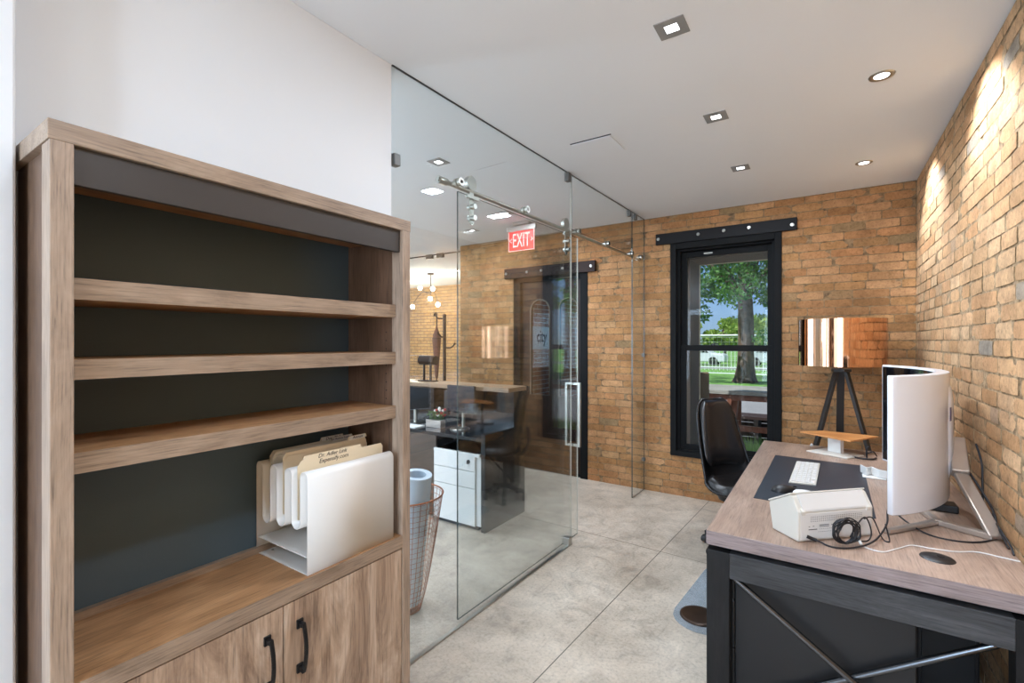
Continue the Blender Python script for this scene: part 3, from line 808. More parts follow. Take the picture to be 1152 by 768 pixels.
def mouse(name, mat, cx, cy, L, W, H, yaw, label):
    m = MB()
    def fn(u, v):
        a = 2 * pi * u; t = v * pi / 2; r = cos(t)
        x_ = L / 2 * r * cos(a); y_ = W / 2 * r * sin(a) * (1 - .15 * cos(a)); z_ = H * sin(t) ** .8 * (1 - .12 * x_ / L)
        return (cx + x_ * cos(yaw) - y_ * sin(yaw), cy + x_ * sin(yaw) + y_ * cos(yaw), DZ + .0035 + z_)
    m.grid(fn, 32, 10)
    return m, label
mm = thing('computer_mouse', 'black computer mouse on the dark mat beside the scanner', 'mouse', (-.19, 2.87, DZ + .003))
mouse('', 0, -.19, 2.86, .125, .072, .036, .35, '')[0].build('mouse_shell', M['black_plastic'], mm)
MB().tube([(-.15, 2.875, DZ + .034), (-.135, 2.88, DZ + .031)], .004).build('scroll_wheel', M['steel_dark'], mm)
m2 = mouse('', 0, -.10, 2.865, .12, .06, .022, .15, '')[0]
solo(m2, 'computer_mouse', M['white_plastic'], 'low white computer mouse partly hidden behind the scanner', 'mouse', (-.10, 2.865, DZ + .003))

# document scanner: pentagon profile swept along its width
A = Vector((-.096, 2.175, DZ + .0012)); Bp = Vector((.154, 2.423, DZ + .0012))
wd = (Bp - A); wl = wd.length; wu = wd.normalized(); dv = Vector((-wu.y, wu.x, 0))    # dv points away from the viewer
scn = thing('document_scanner', 'white desktop document scanner with a folded cover, near corner of the desk', 'scanner', (A + wd / 2 + dv * .09))
def sp3(w, d, z): p = A + wu * w + dv * d; return (p.x, p.y, DZ + .0012 + z)
pf = [(0, 0), (.0, .116), (.032, .168), (.042, .174), (.156, .112), (.160, .104), (.139, 0)]
def sweep(mb, pf, w0, w1, mi=0):
    n = len(pf); vs = [sp3(w, d, z) for w in (w0, w1) for d, z in pf]
    mb.add(vs, [tuple(range(n)), tuple(range(n, 2 * n))[::-1]] + [(i, n + i, n + (i + 1) % n, (i + 1) % n) for i in range(n)], mi)
b = MB(); sweep(b, pf, 0, wl); b.build('scanner_body', M['white_satin'], scn, bevel=.005, seg=3)
b = MB(); sweep(b, [(-.0015, .008), (-.0015, .108), (.001, .11), (.001, .006)], .010, wl - .010); bp_ = b.build('rear_panel', M['white_plastic'], scn, bevel=.001)
b = MB()
for r_ in range(4):
    for k in range(34):
        w = .055 + k * .0072; z = .094 - r_ * .0062
        if w > wl - .05: continue
        vs = [sp3(w, -.0020, z), sp3(w + .0032, -.0020, z), sp3(w + .0032, -.0020, z + .0022), sp3(w, -.0020, z + .0022)]
        b.add(vs, [(0, 1, 2, 3)])
sub(b, 'vent_slots', M['steel_dark'], bp_, recalc=False)
b = MB(); rr = random.Random(5)
def dash(w0, w1, z0, z1):
    b.add([sp3(w0, -.0021, z0), sp3(w1, -.0021, z0), sp3(w1, -.0021, z1), sp3(w0, -.0021, z1)], [(0, 1, 2, 3)])
dash(.045, .085, .044, .047)
for w0, w1, z in ((.045, .052, .056), (.064, .072, .057), (.095, .14, .060), (.095, .14, .054), (.15, .158, .058), (.165, .172, .058), (.18, .188, .060), (.195, .204, .060)):
    dash(w0, w1, z, z + .0022)
for k in range(12): dash(.095 + k * .009, .100 + k * .009, .045, .0462)
for k in range(14): dash(.09 + k * .008, .0955 + k * .008, .034, .035)
sub(b, 'rating_label', M['steel_dark'], bp_, recalc=False)
b = MB(); sweep(b, [(-.002, .117), (.0, .124), (.030, .178), (.036, .174)], .022, wl - .022); b.build('folding_cover', M['white_plastic'], scn, bevel=.002)
for w in (.012, wl - .034):
    b = MB(); sweep(b, [(-.006, .104), (-.006, .119), (.008, .130), (.006, .108)], w, w + .017); b.build('hinge', M['white_satin'], scn, bevel=.002)
b = MB(); sweep(b, [(.038, .176), (.158, .111), (.162, .117), (.040, .182)], -.002, wl + .002); b.build('top_lid', M['white_satin'], scn, bevel=.002)

# curved monitor
mo = thing('curved_monitor', 'large white-backed curved monitor on a silver v-shaped stand', 'monitor', (.44, 2.8, DZ))
import itertools
Pn, Pm, Pf = Vector((.212, 2.485)), Vector((.44, 3.02)), Vector((.282, 3.62))
def circ(a, b, c):
    d = 2 * (a.x * (b.y - c.y) + b.x * (c.y - a.y) + c.x * (a.y - b.y))
    ux = ((a.length_squared) * (b.y - c.y) + b.length_squared * (c.y - a.y) + c.length_squared * (a.y - b.y)) / d
    uy = ((a.length_squared) * (c.x - b.x) + b.length_squared * (a.x - c.x) + c.length_squared * (b.x - a.x)) / d
    return Vector((ux, uy)), (a - Vector((ux, uy))).length
cc, cr = circ(Pn, Pm, Pf)
a0 = math.atan2(Pn.y - cc.y, Pn.x - cc.x); a1 = math.atan2(Pf.y - cc.y, Pf.x - cc.x)
MZ0, MZ1 = .825, 1.400
def shell(r0, r1, z0, z1, t0=0., t1=1., n=40, mb=None, mi=0):
    mb = mb or MB(); vs = []
    for k in range(n + 1):
        a = a0 + (a1 - a0) * (t0 + (t1 - t0) * k / n)
        for r in (r0(k / n) if callable(r0) else r0, r1(k / n) if callable(r1) else r1):
            for z in (z0, z1): vs.append((cc.x + r * cos(a), cc.y + r * sin(a), z))
    fs = []
    for k in range(n):
        o = 4 * k
        fs += [(o, o + 4, o + 5, o + 1), (o + 2, o + 3, o + 7, o + 6), (o, o + 2, o + 6, o + 4), (o + 1, o + 5, o + 7, o + 3)]
    fs += [(0, 1, 3, 2), (4 * n, 4 * n + 2, 4 * n + 3, 4 * n + 1)]
    mb.add(vs, fs, mi); return mb
hs = shell(cr - .012, lambda t: cr + .012 + .028 * sin(pi * t) ** .7, MZ0, MZ1).build('housing', M['white_gloss'], mo, bevel=.006, seg=3)
for p in hs.data.polygons: p.use_smooth = abs(p.normal.z) < .5
shell(cr - .0145, cr - .0118, MZ0 + .012, MZ1 - .010, .008, .992).build('screen', M['black_gloss'], mo)
# rear hub + badge
am = math.atan2(Pm.y - cc.y, Pm.x - cc.x)
hub = MB()
def hubf(u, v):
    a = am + (u - .5) * .34; z = 1.13 + (v - .5) * .44
    k = max(0, 1 - (2 * abs(u - .5)) ** 4) * max(0, 1 - (2 * abs(v - .5)) ** 4)
    r = cr + .034 + .020 * k ** .6; return (cc.x + r * cos(a), cc.y + r * sin(a), z)
hub.grid(hubf, 20, 20); hb_ = hub.build('rear_hub', M['white_gloss'], mo)
b = MB(); aa = am - .20
for s_ in (0,):
    r = cr + .052
    vs = [(cc.x + r * cos(aa + d), cc.y + r * sin(aa + d), z) for d in (-.03, .0) for z in (1.19, 1.25)]
    b.add(vs, [(0, 1, 3, 2)])
sub(b, 'badge', plain('violet_badge', '#4a3f66', .4), hb_, solid=.002)
# stand
def bar(mb, p, q, w, h, mi=0):
    p, q = Vector(p), Vector(q); d = (q - p).normalized(); s_ = d.cross(Vector((0, 0, 1))).normalized() * w / 2; u_ = s_.cross(d).normalized() * h / 2
    vs = [p - s_ - u_, p + s_ - u_, p + s_ + u_, p - s_ + u_, q - s_ - u_, q + s_ - u_, q + s_ + u_, q - s_ + u_]
    mb.add(vs, [(0, 3, 2, 1), (4, 5, 6, 7), (0, 1, 5, 4), (1, 2, 6, 5), (2, 3, 7, 6), (3, 0, 4, 7)])
V0 = Vector((.395, 2.725, DZ + .012))
b = MB(); bar(b, (.55, 2.625, DZ + .013), V0, .035, .024); bar(b, V0, (.20, 2.475, DZ + .009), .03, .016); bar(b, V0, (.345, 2.95, DZ + .01), .03, .018)
b.build('stand_foot', M['silver'], mo, bevel=.004)
b = MB(); bar(b, (.555, 2.62, DZ + .014), (.492, 2.86, DZ + .20), .05, .022); bar(b, (.492, 2.86, DZ + .20), (.50, 3.0, DZ + .33), .06, .05)
b.build('stand_arm', M['silver'], mo, bevel=.005)
sub(MB().cyl((.225, 2.492, MZ0 + .09), (.2285, 2.4915, MZ0 + .09), .007, n=16), 'power_mark', M['white_satin'], hs)

# wooden riser on white foot
rs = thing('laptop_riser', 'orange birch riser shelf on a white pedestal at the far end of the desk', 'riser', (.06, 4.08, DZ))
MB().prism([(-.171, 4.124), (-.03, 4.262), (.30, 4.22), (.129, 3.912)], 2, .862, .872).build('riser_board', M['orange_wood'], rs, bevel=.002)
MB().prism([(-.128, 4.002), (.109, 3.881), (.209, 4.047), (.005, 4.20)], 2, DZ + .0005, DZ + .010).build('foot_plate', M['white_satin'], rs, bevel=.003)
MB().prism([(.0, 4.06), (.075, 4.01), (.095, 4.04), (.02, 4.09)], 2, DZ + .01, .862).build('pedestal', M['white_plastic'], rs, bevel=.003)
b = MB(); b.lathe([(0, 0), (.008, 0), (.011, .006), (.008, .016), (.003, .02), (0, .02)], (-.1, 4.235, DZ), 16)
solo(b, 'earbud_case', M['white_plastic'], 'tiny white round case at the far desk edge left of the riser', 'small case', (-.1, 4.235, DZ))
# phone holder, black, near the riser, and white folded stand left of the monitor
ph = thing('phone_holder', 'small black wire phone holder with its cord beside the riser', 'phone holder', (.20, 4.0, DZ))
b = MB(); b.tube([(.14, 3.97, DZ + .006), (.19, 3.94, DZ + .006), (.25, 3.95, DZ + .008), (.27, 3.99, DZ + .01)], .006); b.tube([(.22, 3.98, DZ + .006), (.22, 3.985, DZ + .07), (.24, 4.0, DZ + .08)], .005)
b.build('holder_frame', M['rubber'], ph)
b = MB(); b.tube([(.22, 3.985, DZ + .035), (.255, 3.99, DZ + .05), (.275, 4.0, DZ + .02)], .004); b.build('holder_cord', M['rubber'], ph)
b = MB()
zz = [(.165, 3.53), (.19, 3.46), (.215, 3.50), (.25, 3.44), (.29, 3.43)]
for p, q in zip(zz[:-1], zz[1:]): bar(b, (p[0], p[1], DZ + .03), (q[0], q[1], DZ + .03), .006, .045)
b.box(.17, .28, 3.42, 3.5, DZ, DZ + .006)
solo(b, 'folding_stand', M['white_plastic'], 'white zigzag folding stand half hidden behind the monitor edge', 'stand', (.22, 3.46, DZ), bevel=.002)
# black adapters behind the monitor
pa = thing('power_adapter', 'black power adapter on the desk behind the monitor stand', 'power adapter', (.40, 3.0, DZ))
MB().box(.36, .50, 2.93, 3.02, DZ, DZ + .035).build('adapter_body', M['black_plastic'], pa, bevel=.006)
MB().tube([(.36, 2.97, DZ + .015), (.31, 2.95, DZ + .006), (.30, 3.05, DZ + .005), (.38, 3.12, DZ + .005)], .003).build('adapter_cord', M['rubber'], pa)

# cables
b = MB(); ck = random.Random(9)
cxx, cyy = .052, 2.25
for k in range(9):
    tl = ck.uniform(-.25, .25); rad = ck.uniform(.040, .060); hh = ck.uniform(.038, .052); off = ck.uniform(-.012, .012)
    pts = []
    for i in range(10):
        a = 2 * pi * i / 10
        p = Vector((cxx, cyy, 0)) + wu * (rad * cos(a) + off) + (-dv) * (.012 + ck.uniform(-.006, .006) + tl * .05 * cos(a)) ; pts.append((p.x, p.y, DZ + .008 + hh * (1 + sin(a)) + .002))
    b.tube(pts, .0026, n=6, sub=3, closed=True)
pc = thing('power_cable', 'coiled black power cable bundle leaning against the back of the scanner', 'cable', (.06, 2.24, DZ))
b.build('cable_coil', M['rubber'], pc)
q = MB()
def off_(w, d, z): return sp3(w, d, z)
q.tube([sp3(.045, -.004, .016), sp3(.07, -.02, .008), (.01, 2.19, DZ + .004), (.06, 2.205, DZ + .004), (.12, 2.26, DZ + .01), (.165, 2.345, DZ + .02), (.205, 2.50, DZ + .035), (.215, 2.60, DZ + .055), (.232, 2.68, DZ + .06), (.27, 2.66, DZ + .02), (.34, 2.55, DZ + .004), (.44, 2.53, DZ + .004), (.53, 2.60, DZ + .004), (.565, 2.70, DZ + .01), (.53, 2.86, DZ + .10)], .0034)
q.build('cable_lead', M['rubber'], pc)
q = MB(); q.tube([sp3(.038, -.001, .02), sp3(.055, -.009, .013), sp3(.066, -.018, .009)], .0065, n=10); q.build('cable_plug', M['rubber'], pc)
q = MB(); q.tube([sp3(.22, -.02, .01), sp3(.25, -.03, .07), sp3(.29, -.025, .085), sp3(.31, -.03, .03), sp3(.27, -.05, .004), sp3(.22, -.03, .004)], .0026); q.tube([(.12, 2.33, DZ + .09), (.15, 2.37, DZ + .085), (.18, 2.38, DZ + .01), (.20, 2.37, DZ + .003), (.205, 2.42, DZ + .003), (.20, 2.50, DZ + .03)], .0026)
q.build('cable_loop', M['rubber'], pc)
wc = thing('white_cable', 'thin white charging cable running across the desk to the brick wall', 'cable', (.3, 2.4, DZ))
MB().tube([(.105, 2.268, DZ + .012), (.12, 2.255, DZ + .004), (.17, 2.245, DZ + .0025), (.22, 2.31, DZ + .0025), (.27, 2.38, DZ + .0025), (.33, 2.385, DZ + .0025), (.40, 2.40, DZ + .0025), (.465, 2.44, DZ + .0025), (.53, 2.43, DZ + .0025), (.574, 2.42, DZ + .0025)], .0022).build('cord', M['white_plastic'], wc)
MB().tube([(.098, 2.285, DZ + .03), (.105, 2.268, DZ + .014), (.11, 2.262, DZ + .009)], .0055, n=10).build('cord_plug', M['white_plastic'], wc)
b = MB()
b.tube([(.555, 2.93, DZ + .33), (.568, 2.90, DZ + .25), (.565, 2.87, DZ + .16), (.555, 2.80, DZ + .10), (.572, 2.72, DZ + .06), (.568, 2.62, DZ + .035), (.572, 2.54, DZ + .004)], .004)
b.tube([(.50, 2.98, DZ + .26), (.53, 2.90, DZ + .20), (.56, 2.82, DZ + .13), (.57, 2.74, DZ + .09), (.565, 2.66, DZ + .05)], .005)
b.tube([(.568, 2.66, DZ + .06), (.55, 2.58, DZ + .075), (.567, 2.50, DZ + .03), (.57, 2.47, DZ + .004)], .0035)
solo(b, 'wall_cables', M['rubber'], 'black cables hanging behind the monitor stand along the brick wall', 'cable', (.56, 2.7, DZ))

# ------------------------------------------------------------------ tripod floor lamp
LX, LY = .088, 4.50
lp = thing('floor_lamp', 'floor lamp with polished copper drum shade and black tripod in the brick corner', 'floor lamp', (LX, LY, 0))
b = MB(); b.cyl((LX, LY, 1.352), (LX, LY, 1.712), .288, n=96, cap=False); b.cyl((LX, LY, 1.352), (LX, LY, 1.712), .285, n=96, cap=False)
for z in (1.352, 1.712): b.add([(LX + r * cos(2 * pi * k / 96), LY + r * sin(2 * pi * k / 96), z) for r in (.285, .288) for k in range(96)], [(k, (k + 1) % 96, 96 + (k + 1) % 96, 96 + k) for k in range(96)])
b.build('lamp_shade', M['copper'], lp, recalc=False)
b = MB(); b.cyl((LX, LY, 1.325), (LX, LY, 1.52), .012); b.cyl((LX, LY, 1.47), (LX, LY, 1.54), .022)
for k in range(3):
    a = 2 * pi * k / 3; b.cyl((LX, LY, 1.365), (LX + .285 * cos(a), LY + .285 * sin(a), 1.365), .003, n=6)
b.build('lamp_stem', M['blackmetal'], lp)
MB().cyl((LX, LY, 1.305), (LX, LY, 1.327), .068, n=6).build('tripod_plate', M['black_wood'], lp, bevel=.003)
for az, rr_ in ((205, .36), (93, .27), (-22, .36)):
    a = R_(az); b = MB(); bar(b, (LX + .035 * cos(a), LY + .035 * sin(a), 1.31), (LX + rr_ * cos(a), LY + rr_ * sin(a), .004), .05, .022); b.build('leg', M['black_wood'], lp, bevel=.002)

# ------------------------------------------------------------------ office chair
CX, CY = -.60, 3.80
ch = thing('office_chair', 'black leather armless office chair pulled up to the left side of the desk', 'chair', (CX, CY, 0))
yaw = R_(-36)
def cl(f, s_, z):   # forward, sideways, up -> room
    return (CX + f * cos(yaw) - s_ * sin(yaw), CY + f * sin(yaw) + s_ * cos(yaw), z)
PR = [(-.215, 1.09, .125, .035), (-.20, 1.02, .165, .045), (-.175, .88, .19, .06), (-.15, .74, .205, .075), (-.125, .62, .215, .09), (-.10, .53, .225, .10), (-.04, .455, .235, .09), (.06, .43, .24, .06), (.16, .435, .235, .045), (.25, .45, .205, .035)]
def lerp_pr(t, P=PR):
    x_ = t * (len(P) - 1); i = min(int(x_), len(P) - 2); k = x_ - i
    a, b_, c_, d_ = P[max(i - 1, 0)], P[i], P[i + 1], P[min(i + 2, len(P) - 1)]
    return [.5 * (2 * b_[j] + (c_[j] - a[j]) * k + (2 * a[j] - 5 * b_[j] + 4 * c_[j] - d_[j]) * k * k + (3 * b_[j] - a[j] - 3 * c_[j] + d_[j]) * k ** 3) for j in range(4)]
def chairf(off, ws, t0, t1, dish=1.0, puff=0.0):
    def fn(u, v):
        t = t0 + (t1 - t0) * v; f, z, w, di = lerp_pr(t); f2, z2, _, _ = lerp_pr(min(1, t + .02)); f1, z1, _, _ = lerp_pr(max(0, t - .02))
        tx, tz = f2 - f1, z2 - z1; l = math.hypot(tx, tz) or 1; nx, nz = -tz / l, tx / l       # normal to the sitter's side
        s_ = (u - .5) * 2; curl = di * dish * abs(s_) ** 2.2
        edge = (1 - abs(s_) ** 4) * (1 - abs(2 * v - 1) ** 6)
        e = off + puff * max(0, edge) ** .5
        rnd_w = 1.0 if ws >= 1 else 1.0
        ww = w * ws * (1 - .25 * abs(2 * v - 1) ** 8)
        return cl(f + nx * (curl + e), s_ * ww, z + nz * (curl + e))
    return fn
MB().grid(chairf(0, 1.0, 0, 1), 20, 36).build('shell', M['leather'], ch, solid=.016)
bc = MB().grid(chairf(.012, .88, .02, .47, 1.0, .06), 20, 24).build('back_cushion', M['leather'], ch)
scu = MB().grid(chairf(.012, .90, .56, .985, .9, .085), 20, 24).build('seat_cushion', M['leather'], ch)
b = MB(); b.tube([chairf(.002, 1.0, 0, 1)(0, k / 14) for k in range(15)], .008); b.tube([chairf(.002, 1.0, 0, 1)(1, k / 14) for k in range(15)], .008); b.tube([chairf(.002, 1, 0, 1)(k / 8, 0) for k in range(9)], .008)
b.build('piping', M['leather'], ch)
b = MB(); b.cyl(cl(.02, 0, .13), cl(.02, 0, .40), .028, .024); b.cyl(cl(.02, 0, .38), cl(.02, 0, .43), .09, .11, n=24); b.tube([cl(-.20, 0, .70), cl(-.21, 0, .56), cl(-.14, 0, .44), cl(.02, 0, .40)], .018)
b.build('pedestal', M['blackmetal'], ch)
b = MB()
for k in range(5):
    a = 2 * pi * k / 5 + .98; bar(b, cl(.02, 0, .13), cl(.02 + .20 * cos(a), .20 * sin(a), .085), .04, .03)
b.build('star_base', M['blackmetal'], ch, bevel=.004)
for k in range(5):
    a = 2 * pi * k / 5 + .98; c_ = cl(.02 + .20 * cos(a), .20 * sin(a), .03)
    dx = Vector(cl(1, 0, 0)) - Vector(cl(0, 0, 0))
    MB().cyl(Vector(c_) - dx * .022, Vector(c_) + dx * .022, .029, n=18).cyl(c_, Vector(c_) + Vector((0, 0, .05)), .008).build('caster', M['black_plastic'], ch)

# floor outlet, and an added film that gives the floor a bluish sheen
solo(MB().lathe([(0, .012), (.085, .012), (.100, .008), (.102, .0025)], (-.60, 2.79, 0), 40), 'floor_outlet', M['bronze'], 'round dark floor outlet cover beside the desk leg', 'floor outlet', (-.585, 2.80, 0))
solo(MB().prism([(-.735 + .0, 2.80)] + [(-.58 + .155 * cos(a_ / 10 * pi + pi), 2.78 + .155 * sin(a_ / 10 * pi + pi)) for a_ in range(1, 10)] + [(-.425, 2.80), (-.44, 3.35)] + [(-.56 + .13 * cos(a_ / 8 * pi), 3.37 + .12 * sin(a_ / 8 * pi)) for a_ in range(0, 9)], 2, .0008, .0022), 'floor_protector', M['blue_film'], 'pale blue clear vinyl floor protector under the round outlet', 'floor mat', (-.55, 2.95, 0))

# ------------------------------------------------------------------ ceiling fittings
def square_light(x, y, label, rot=0, grp='square recessed ceiling lights'):
    t = thing('recessed_light', label, 'ceiling light', (x, y, CH), grp)
    b = MB(); rect = .058; inn = .025
    for (a, c, d, e) in ((-rect, rect, -rect, -inn), (-rect, rect, inn, rect), (-rect, -inn, -inn, inn), (inn, rect, -inn, inn)): b.box(x + a, x + c, y + d, y + e, CH - .004, CH - .0002)
    b.build('trim_plate', M['lamp_trim'], t); MB().box(x - inn, x + inn, y - inn, y + inn, CH - .0025, CH - .0003).build('lamp_lens', M['lamp'], t)
def round_light(x, y, label):
    t = thing('recessed_light', label, 'ceiling light', (x, y, CH), 'round recessed ceiling lights')
    MB().lathe([(.030, -.001), (.034, -.004), (.050, -.004), (.052, -.0002)], (x, y, CH), 40).build('trim_ring', M['steel'], t)
    MB().cyl((x, y, CH - .0025), (x, y, CH - .0003), .030, n=32).build('lamp_lens', M['lamp'], t)
square_light(-.525, 1.955, 'square recessed ceiling light nearest the camera, largest of the squares')
square_light(-.525, 2.867, 'square recessed ceiling light in the middle of its row')
square_light(-.53, 3.81, 'square recessed ceiling light nearest the far brick wall')
round_light(.215, 2.864, 'round recessed ceiling light nearer the camera by the right wall')
round_light(.215, 4.19, 'round recessed ceiling light near the corner above the copper lamp')
square_light(-2.29, 2.50, 'square recessed light seen high through the glass above the rail end')
square_light(-2.65, 3.865, 'square recessed light behind the glass next to the exit sign')
square_light(-3.38, 4.257, 'square recessed light behind the glass, farthest left near the brick edge')
cv = thing('ceiling_panel', 'flush white square access panel in the ceiling', 'access panel', (-1.24, 2.89, CH))
MB().box(-1.372, -1.112, 2.755, 3.015, CH - .007, CH - .0002).build('panel', M['paint2'], cv, bevel=.001)
b = MB()
b.box(-1.38, -1.104, 2.745, 2.752, CH - .004, CH - .0002); b.build('shadow_trim', M['steel_dark'], cv)
# exit sign
ex = thing('exit_sign', 'lit red EXIT sign hanging from the ceiling beyond the glass', 'exit sign', (-2.71, 4.25, 2.75))
MB().box(-2.80, -2.60, 4.21, 4.29, CH - .03, CH - .0002).box(-2.89, -2.53, 4.235, 4.265, 2.715, 2.775).build('sign_canopy', M['silver'], ex, bevel=.006)
MB().box(-2.868, -2.555, 4.246, 4.254, 2.512, 2.716).build('sign_panel', M['red'], ex, bevel=.001)
text_mb('EXIT', .215, .001, frame_rot((1, 0, 0), (0, 0, 1)), (-2.712, 4.2445, 2.612), sx=.50).build('exit_lettering', M['redletter'], ex)
text_mb('<', .10, .001, frame_rot((1, 0, 0), (0, 0, 1)), (-2.843, 4.2445, 2.615), sx=.55).build('exit_arrow', M['redletter'], ex); text_mb('>', .10, .001, frame_rot((1, 0, 0), (0, 0, 1)), (-2.580, 4.2445, 2.615), sx=.55).build('exit_arrow', M['redletter'], ex)
b = MB(); rect_frame(b, -2.872, -2.551, 2.508, 2.72, 4.243, 4.257, .004, .004, .004, .004); b.build('sign_rim', M['redletter'], ex)

# ------------------------------------------------------------------ beyond the glass
wb = thing('wire_basket', 'tapered copper wire basket holding paper rolls behind the glass', 'basket', (-2.02, 1.93, 0))
bx, by = -2.03, 1.935
def rad(z): return .085 + (.215 - .085) * (z / .66) ** .75
b = MB()
NW = 34
for k in range(NW):
    a = 2 * pi * k / NW
    b.tube([(bx + rad(z) * cos(a + s_ * .0), by + rad(z) * sin(a), z) for z in (.01, .1, .22, .36, .5, .66) for s_ in (0,)], .0016, n=4, sub=2)
for z in [.03 * i + .02 for i in range(22)]:
    b.tube([(bx + rad(z) * cos(2 * pi * k / 24), by + rad(z) * sin(2 * pi * k / 24), z) for k in range(24)], .0014, n=4, sub=1, closed=True)
b.build('wire_mesh', M['copper_wire'], wb)
b = MB(); b.tube([(bx + .217 * cos(2 * pi * k / 36), by + .217 * sin(2 * pi * k / 36), .662) for k in range(36)], .005, sub=1, closed=True)
b.build('rim', M['copper_wire'], wb)
MB().tube([(bx + .088 * cos(2 * pi * k / 24), by + .088 * sin(2 * pi * k / 24), .008) for k in range(24)], .005, sub=1, closed=True).build('base_ring', M['copper_wire'], wb)
MB().cyl((bx, by, .004), (bx, by, .007), .085, n=24).build('base_disc', M['copper_wire'], wb)
def roll(p, q, r, mat, name, label, inner=.45):
    t = MB(); p, q = Vector(p), Vector(q); d = (q - p).normalized()
    t.cyl(p, q, r * .96, r, n=28, cap=False); t.cyl(p, q, r * inner, r * inner, n=20, cap=False)
    u = d.orthogonal().normalized(); w = d.cross(u); n = 28
    vs = [q + (u * cos(2 * pi * i / n) + w * sin(2 * pi * i / n)) * r for i in range(n)] + [q + (u * cos(2 * pi * i / n) + w * sin(2 * pi * i / n)) * r * inner for i in range(n)]
    t.add(vs, [(i, (i + 1) % n, n + (i + 1) % n, n + i) for i in range(n)], 0, False)
    return solo(t, name, mat, label, 'paper roll', tuple(p), 'rolled papers in the wire basket', recalc=False)
roll((bx + .01, by - .0, .05), (bx + .125, by - .03, .80), .083, plain('pale_blue_paper', '#c9d3dd', .6), 'paper_roll', 'thick pale rolled paper with open end standing tallest in the wire basket', inner=.62)
roll((bx - .02, by - .01, .03), (bx + .03, by - .12, .60), .045, plain('blue_print_paper', '#4f6f96', .6), 'paper_roll', 'blue printed roll low inside the wire basket')
roll((bx + .02, by + .0, .03), (bx + .02, by + .11, .62), .03, plain('orange_print_paper', '#b5532f', .6), 'paper_roll', 'orange red roll inside the wire basket behind the pale one')
roll((bx + .0, by - .03, .03), (bx + .09, by - .05, .52), .034, plain('striped_paper', '#d7dccb', .6), 'paper_roll', 'cream roll leaning inside the wire basket under the blue one')

pd = thing('drawer_pedestal', 'white three-drawer pedestal cabinet beyond the glass beside the counter', 'cabinet', (-2.58, 3.3, 0))
PY = 3.035
MB().box(-2.835, -2.335, PY + .018, 3.44, .035, .625).build('cabinet_body', M['white_metal'], pd, bevel=.003)
for k, (z0, z1) in enumerate(((.035, .335), (.340, .475), (.480, .60))):
    d_ = MB().box(-2.833, -2.385, PY, PY + .018, z0, z1).build('drawer', M['white_metal'], pd, bevel=.002)
    if k == 2:
        sub(MB().cyl((-2.45, PY, .555), (-2.45, PY - .008, .555), .016, n=16).box(-2.456, -2.444, PY - .02, PY - .006, .54, .552), 'drawer_lock', M['black_plastic'], d_)
MB().box(-2.835, -2.335, PY - .002, 3.44, .60, .625).build('top_panel', M['white_metal'], pd, bevel=.003)
MB().box(-2.80, -2.37, PY + .03, 3.4, .0, .035).build('plinth', M['black_plastic'], pd)

rc = thing('reception_counter', 'dark reception counter with a raised wooden ledge behind the glass', 'counter', (-3.1, 3.5, 0))
RX = -2.285
MB().box(-3.95, RX, 3.46, 3.64, 0, 1.10).build('front_panel', M['copperless'], rc, bevel=.002)
MB().box(-3.98, RX + .012, 3.36, 3.652, 1.10, 1.137).build('raised_ledge', M['counter_top'], rc, bevel=.002)
MB().box(RX - .04, RX, 3.04, 3.46, 0, .79).build('end_panel', M['copperless'], rc, bevel=.002)
MB().box(-3.95, RX - .04, 3.05, 3.46, .725, .755).build('work_surface', M['copperless'], rc, bevel=.002)
MB().box(-3.9, -2.86, 3.09, 3.11, .02, .725).build('modesty_panel', M['brown_panel'], rc)
# things at the counter
mn = thing('computer_monitor', 'small dark monitor standing on the reception work surface', 'monitor', (-3.3, 3.3, .755))
MB().box(-3.62, -3.08, 3.30, 3.325, .88, 1.10).build('display', M['black_gloss'], mn, bevel=.004)
MB().cyl((-3.35, 3.33, .757), (-3.35, 3.33, .95), .02).box(-3.45, -3.25, 3.25, 3.4, .755, .763).build('monitor_stand', M['steel'], mn)
fl = thing('flower_planter', 'small grey box of red and white flowers on the counter desk', 'planter', (-2.98, 3.25, .755))
MB().box(-3.08, -2.90, 3.19, 3.26, .755, .825).build('planter_box', M['silver'], fl, bevel=.003)
b = MB(); fr_ = random.Random(4)
for k in range(26):
    x_ = fr_.uniform(-3.07, -2.91); y_ = fr_.uniform(3.21, 3.27); b.tube([(x_, y_, .82), (x_ + fr_.uniform(-.03, .03), y_ - .01, .82 + fr_.uniform(.03, .09))], .003, n=5)
    b.lathe([(0, .0), (.012, .006), (.0, .014)], (x_ + fr_.uniform(-.03, .03), y_ - .01, .85 + fr_.uniform(0, .04)), 6)
b.build('foliage', M['leaf3'], fl)
for nm, mt, n_ in (('red_blossoms', plain('red_petals', '#b23030', .6), 7), ('white_blossoms', plain('white_petals', '#dedad2', .6), 7)):
    b = MB()
    for k in range(n_):
        x_ = fr_.uniform(-3.0, -2.90) if n_ else 0; b.lathe([(0, -.012), (.014, 0), (.009, .012), (0, .014)], (x_, fr_.uniform(3.18, 3.26), .90 + fr_.uniform(-.04, .045)), 8)
    b.build(nm, mt, fl)
solo(MB().box(-3.42, -3.1, 3.07, 3.2, .756, .765), 'paper_stack', M['label'], 'white paper stack on the counter desk left of the flowers', 'paper', (-3.26, 3.13, .756))
bl = thing('drum_lamp', 'small bronze two-post stand with a drum top on the counter ledge', 'table lamp', (-3.37, 3.53, 1.137))
MB().cyl((-3.48, 3.53, 1.35), (-3.27, 3.53, 1.35), .045, n=24).build('drum', M['bronze'], bl, bevel=.003)
for x_ in (-3.43, -3.34): MB().cyl((x_, 3.53, 1.145), (x_, 3.53, 1.33), .012, n=10).build('post', M['bronze'], bl)
